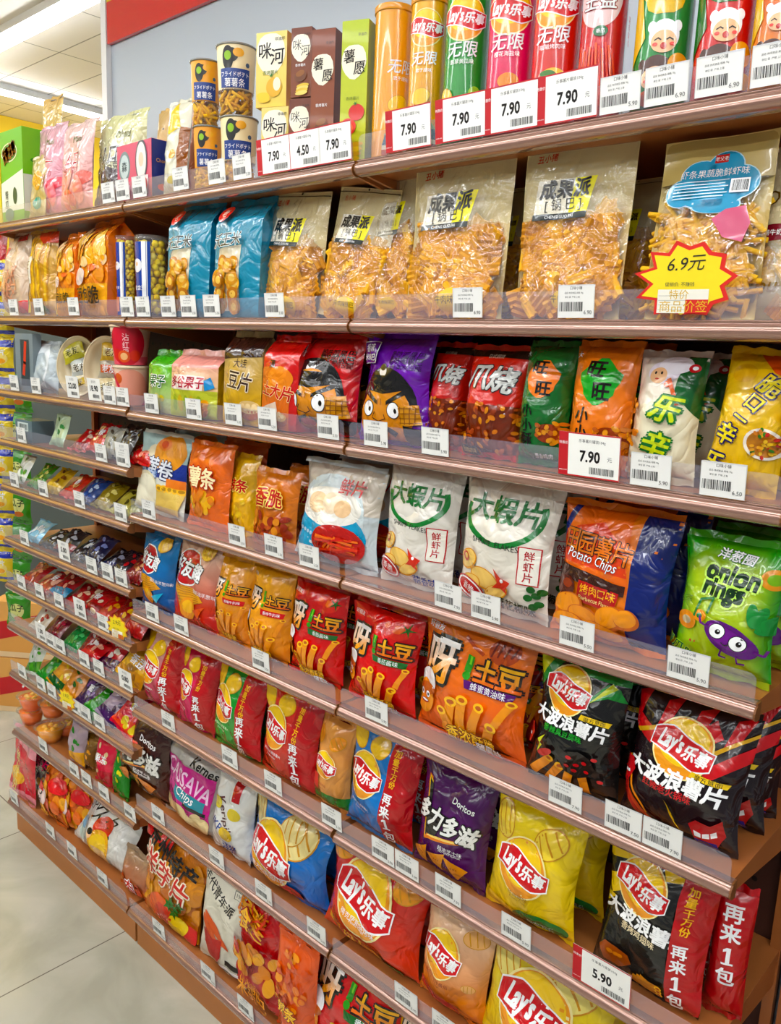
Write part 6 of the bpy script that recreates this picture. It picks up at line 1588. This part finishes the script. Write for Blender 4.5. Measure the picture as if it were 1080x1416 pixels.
TAGS = []
def price_tag(row, px, price='6.90', red=False, big=False, w=None, dz=.0):
    yf = front(row); z0 = RZ[row] + RAIL_H + .002 + dz
    key = (price, red, big)
    w = .114 if red else (.078 if big else .068); h = .074 if red else (.066 if big else .053)
    X = solve_x(px, yf - .008, z0 + h / 2)
    bay = min('ABCD', key=lambda b: 0 if BAYX[b][0] <= X <= BAYX[b][1] else 1)
    if key not in _tm:
        m = Mesh(); A = Art(w, h); tag_art(price, red=red)(A)
        if big and not red:
            A = Art(w, h); A.text('会员价', 0, .85, .12, '#888888', .01); A.text(price, 0, .55, .30, K_, .05); A.barcode(.1, .2, .5, .14)
        ln = .10
        m.sheet([[(-w / 2, -.0, 0), (w / 2, -.0, 0)], [(-w / 2, -ln * h, h), (w / 2, -ln * h, h)]], '#f2f1ee', A, base_off=.0002, step=.00005)
        m.sheet([[(-w / 2, .0006, 0), (w / 2, .0006, 0)], [(-w / 2, .0006 - ln * h, h), (w / 2, .0006 - ln * h, h)]], '#e8e8e4', flip=True)
        o = m.build('price_tag', 'paper'); _tm[key] = o
    else:
        o = _tm[key].copy(); col.objects.link(o)
    o.location = (X, yf - .0068, z0)
    TAGS.append((o, row, X, red, big))
for row, pxs in {
    'A1': (150, 170), 'B1': (193, 250, 300, 335), 'A2': (19, 54, 102), 'B2': (176, 198, 233, 261, 293, 380), 'A3': (20, 50, 152, 170), 'B3': (210, 268, 323, 370, 454),
    'B4': (206, 328, 379, 428), 'B5': (211, 251, 361), 'B6': (233, 318, 378, 459), 'B7': (219, 300, 365, 438), 'B8': (220, 288, 340),
    'A4': (30, 140, 170), 'A5': (20, 60, 110, 167), 'A6': (34, 127, 149, 168), 'A7': (30, 55, 82, 143), 'A8': (71, 84, 117, 137),
    'A9': (31, 57, 72, 105, 119, 138), 'A10': (60, 103, 120, 144, 180), 'A11': (20, 70, 100, 142)}.items():
    for px in pxs: price_tag(row, px, '3.90' if row[0] == 'A' else '5.50')
for row, lst in {'C1': ((858, '5.90'), (922, '6.90'), (995, '6.90'), (1075, '6.90')), 'C2': ((647, '6.90'), (797, '6.90')), 'C3': ((520, '5.90'), (602, '5.90'), (900, '5.90'), (1000, '6.50')),
                 'C4': ((620, '7.90'), (672, '5.90'), (798, '5.50'), (952, '5.90')), 'C5': ((521, '5.90'), (782, '7.90'), (862, '7.50'), (916, '7.90')),
                 'C6': ((530, '5.90'), (563, '5.90'), (620, '7.90'), (714, '5.90')), 'C7': ((562, '5.90'), (615, '5.90'))}.items():
    for px, p in lst: price_tag(row, px, p)
for row, px, p in (('B1', 379, '7.90'), ('B1', 419, '4.50'), ('B1', 460, '7.90'), ('C1', 565, '7.90'), ('C1', 637, '7.90'), ('C1', 706, '7.90'), ('C1', 784, '7.90'), ('C3', 815, '7.90'), ('C6', 832, '5.90')):
    price_tag(row, px, p, red=True)
for row, px, p in (('A3', 101, '22.00'), ('A3', 131, '18.90'), ('A4', 170, '11.00'), ('A6', 89, '5.00'), ('A7', 111, '0.80'), ('A8', 57, '1.00'), ('A8', 174, '0.80')):
    price_tag(row, px, p, big=True, dz=.004)
def star_sign(row, px, s, price, label, rim=True, dz=.004):
    yf = front(row); z = RZ[row] + RAIL_H + dz; X = solve_x(px, yf - .02, z + s * .45)
    W3, H3 = s, s * .82; m = Mesh(); n = 11; th = .0012
    def outline(k, ph=.1):
        P = []
        for i in range(2 * n):
            a = math.pi * i / n + ph; r = (1 if i % 2 == 0 else .76) * (1 + .06 * math.sin(i * 2.7)) * k
            P.append((W3 / 2 * r * math.cos(a), max(-H3 * .40, H3 / 2 * r * math.sin(a))))
        return P
    m2 = Mesh()
    for k, c, off, mm in ((1.0, '#e0281c' if rim else '#f0b030', 0, m), (.88, '#f8e01c', -.0006, m2)):
        P = outline(k); nn = len(P)
        V = [(0, off - th, 0)] + [(x, off - th, zz) for x, zz in P] + [(x, off, zz) for x, zz in P]
        mm.tri_shape(V, [(0, 1 + i, 1 + (i + 1) % nn) for i in range(nn)] + [(1 + i, 1 + nn + i, 1 + nn + (i + 1) % nn, 1 + (i + 1) % nn) for i in range(nn)], c)
    A = Art(W3, H3)
    A.text(price, .0, .70, .17, K_, -.005, .05, .25); 
    A.rect(-.26, .12, .24, .40, '#f4f0e4'); A.rect(.02, .12, .24, .28, '#d8281c'); A.text('商品价签', .0, .20, .12, '#e0b83c', .02); A.text('特价', -.05, .34, .10, '#e0b83c', .02)
    for k in range(4): A.rect(-.25, .16 + .055 * k, .02, .163 + .055 * k, '#888888')
    A.text('促销价: 不赚钱', -.05, .46, .045, '#555544', .0)
    P = [[(-W3 / 2, -.0022, -H3 / 2), (W3 / 2, -.0022, -H3 / 2)], [(-W3 / 2, -.0022, H3 / 2), (W3 / 2, -.0022, H3 / 2)]]
    nb = len(m2.f); m2.sheet(P, (1, 1, 1), A, base_off=.0001, step=.00006); del m2.f[nb]; del m2.c[nb]; del m2.m[nb]
    o = m.build('price_star', 'paper'); m2.build('printed_face', 'paper', o); o.location = (X, yf - .016, z + H3 * .42); o.rotation_euler = (.06, 0, 0.12); tag(o, label, 'price sign')
star_sign('C2', 948, .150, '6.9元', 'big red-edged yellow starburst price sign in front of the blue cloud pouch')
star_sign('A7', 161, .105, '2.9元', 'small yellow starburst price sign on the seventh shelf of the far bay', rim=False)
star_sign('A9', 91, .10, '1.9元', 'small yellow starburst price sign on the ninth shelf of the far bay', rim=False)
# names for the tags: what they stand under
grp = {}
for o, row, X, red, big in TAGS:
    cand = [g for g in GOODS if g[0] == row] or [g for g in GOODS if g[0][1:] == row[1:]]
    g = min(cand, key=lambda q: abs(q[1] - X))
    grp.setdefault((row, g[3], red, big), []).append((X, o))
for (row, short, red, big), lst in grp.items():
    lst.sort(key=lambda q: q[0]); kind = 'red-edged price tag with large figures' if red else ('larger white price tag' if big else 'small white price tag')
    for i, (X, o) in enumerate(lst):
        pos = '' if len(lst) == 1 else {0: 'left ', len(lst) - 1: 'right '}.get(i, 'middle ')
        if len(lst) == 4 and i == 2: pos = 'third '
        short2 = short if short.startswith('the ') else 'the ' + short
        tag(o, '%s%s below %s' % (pos, kind, short2), 'price tag', 'white price tags on the shelf edges' if not red else 'red-edged price tags on the shelf edges')
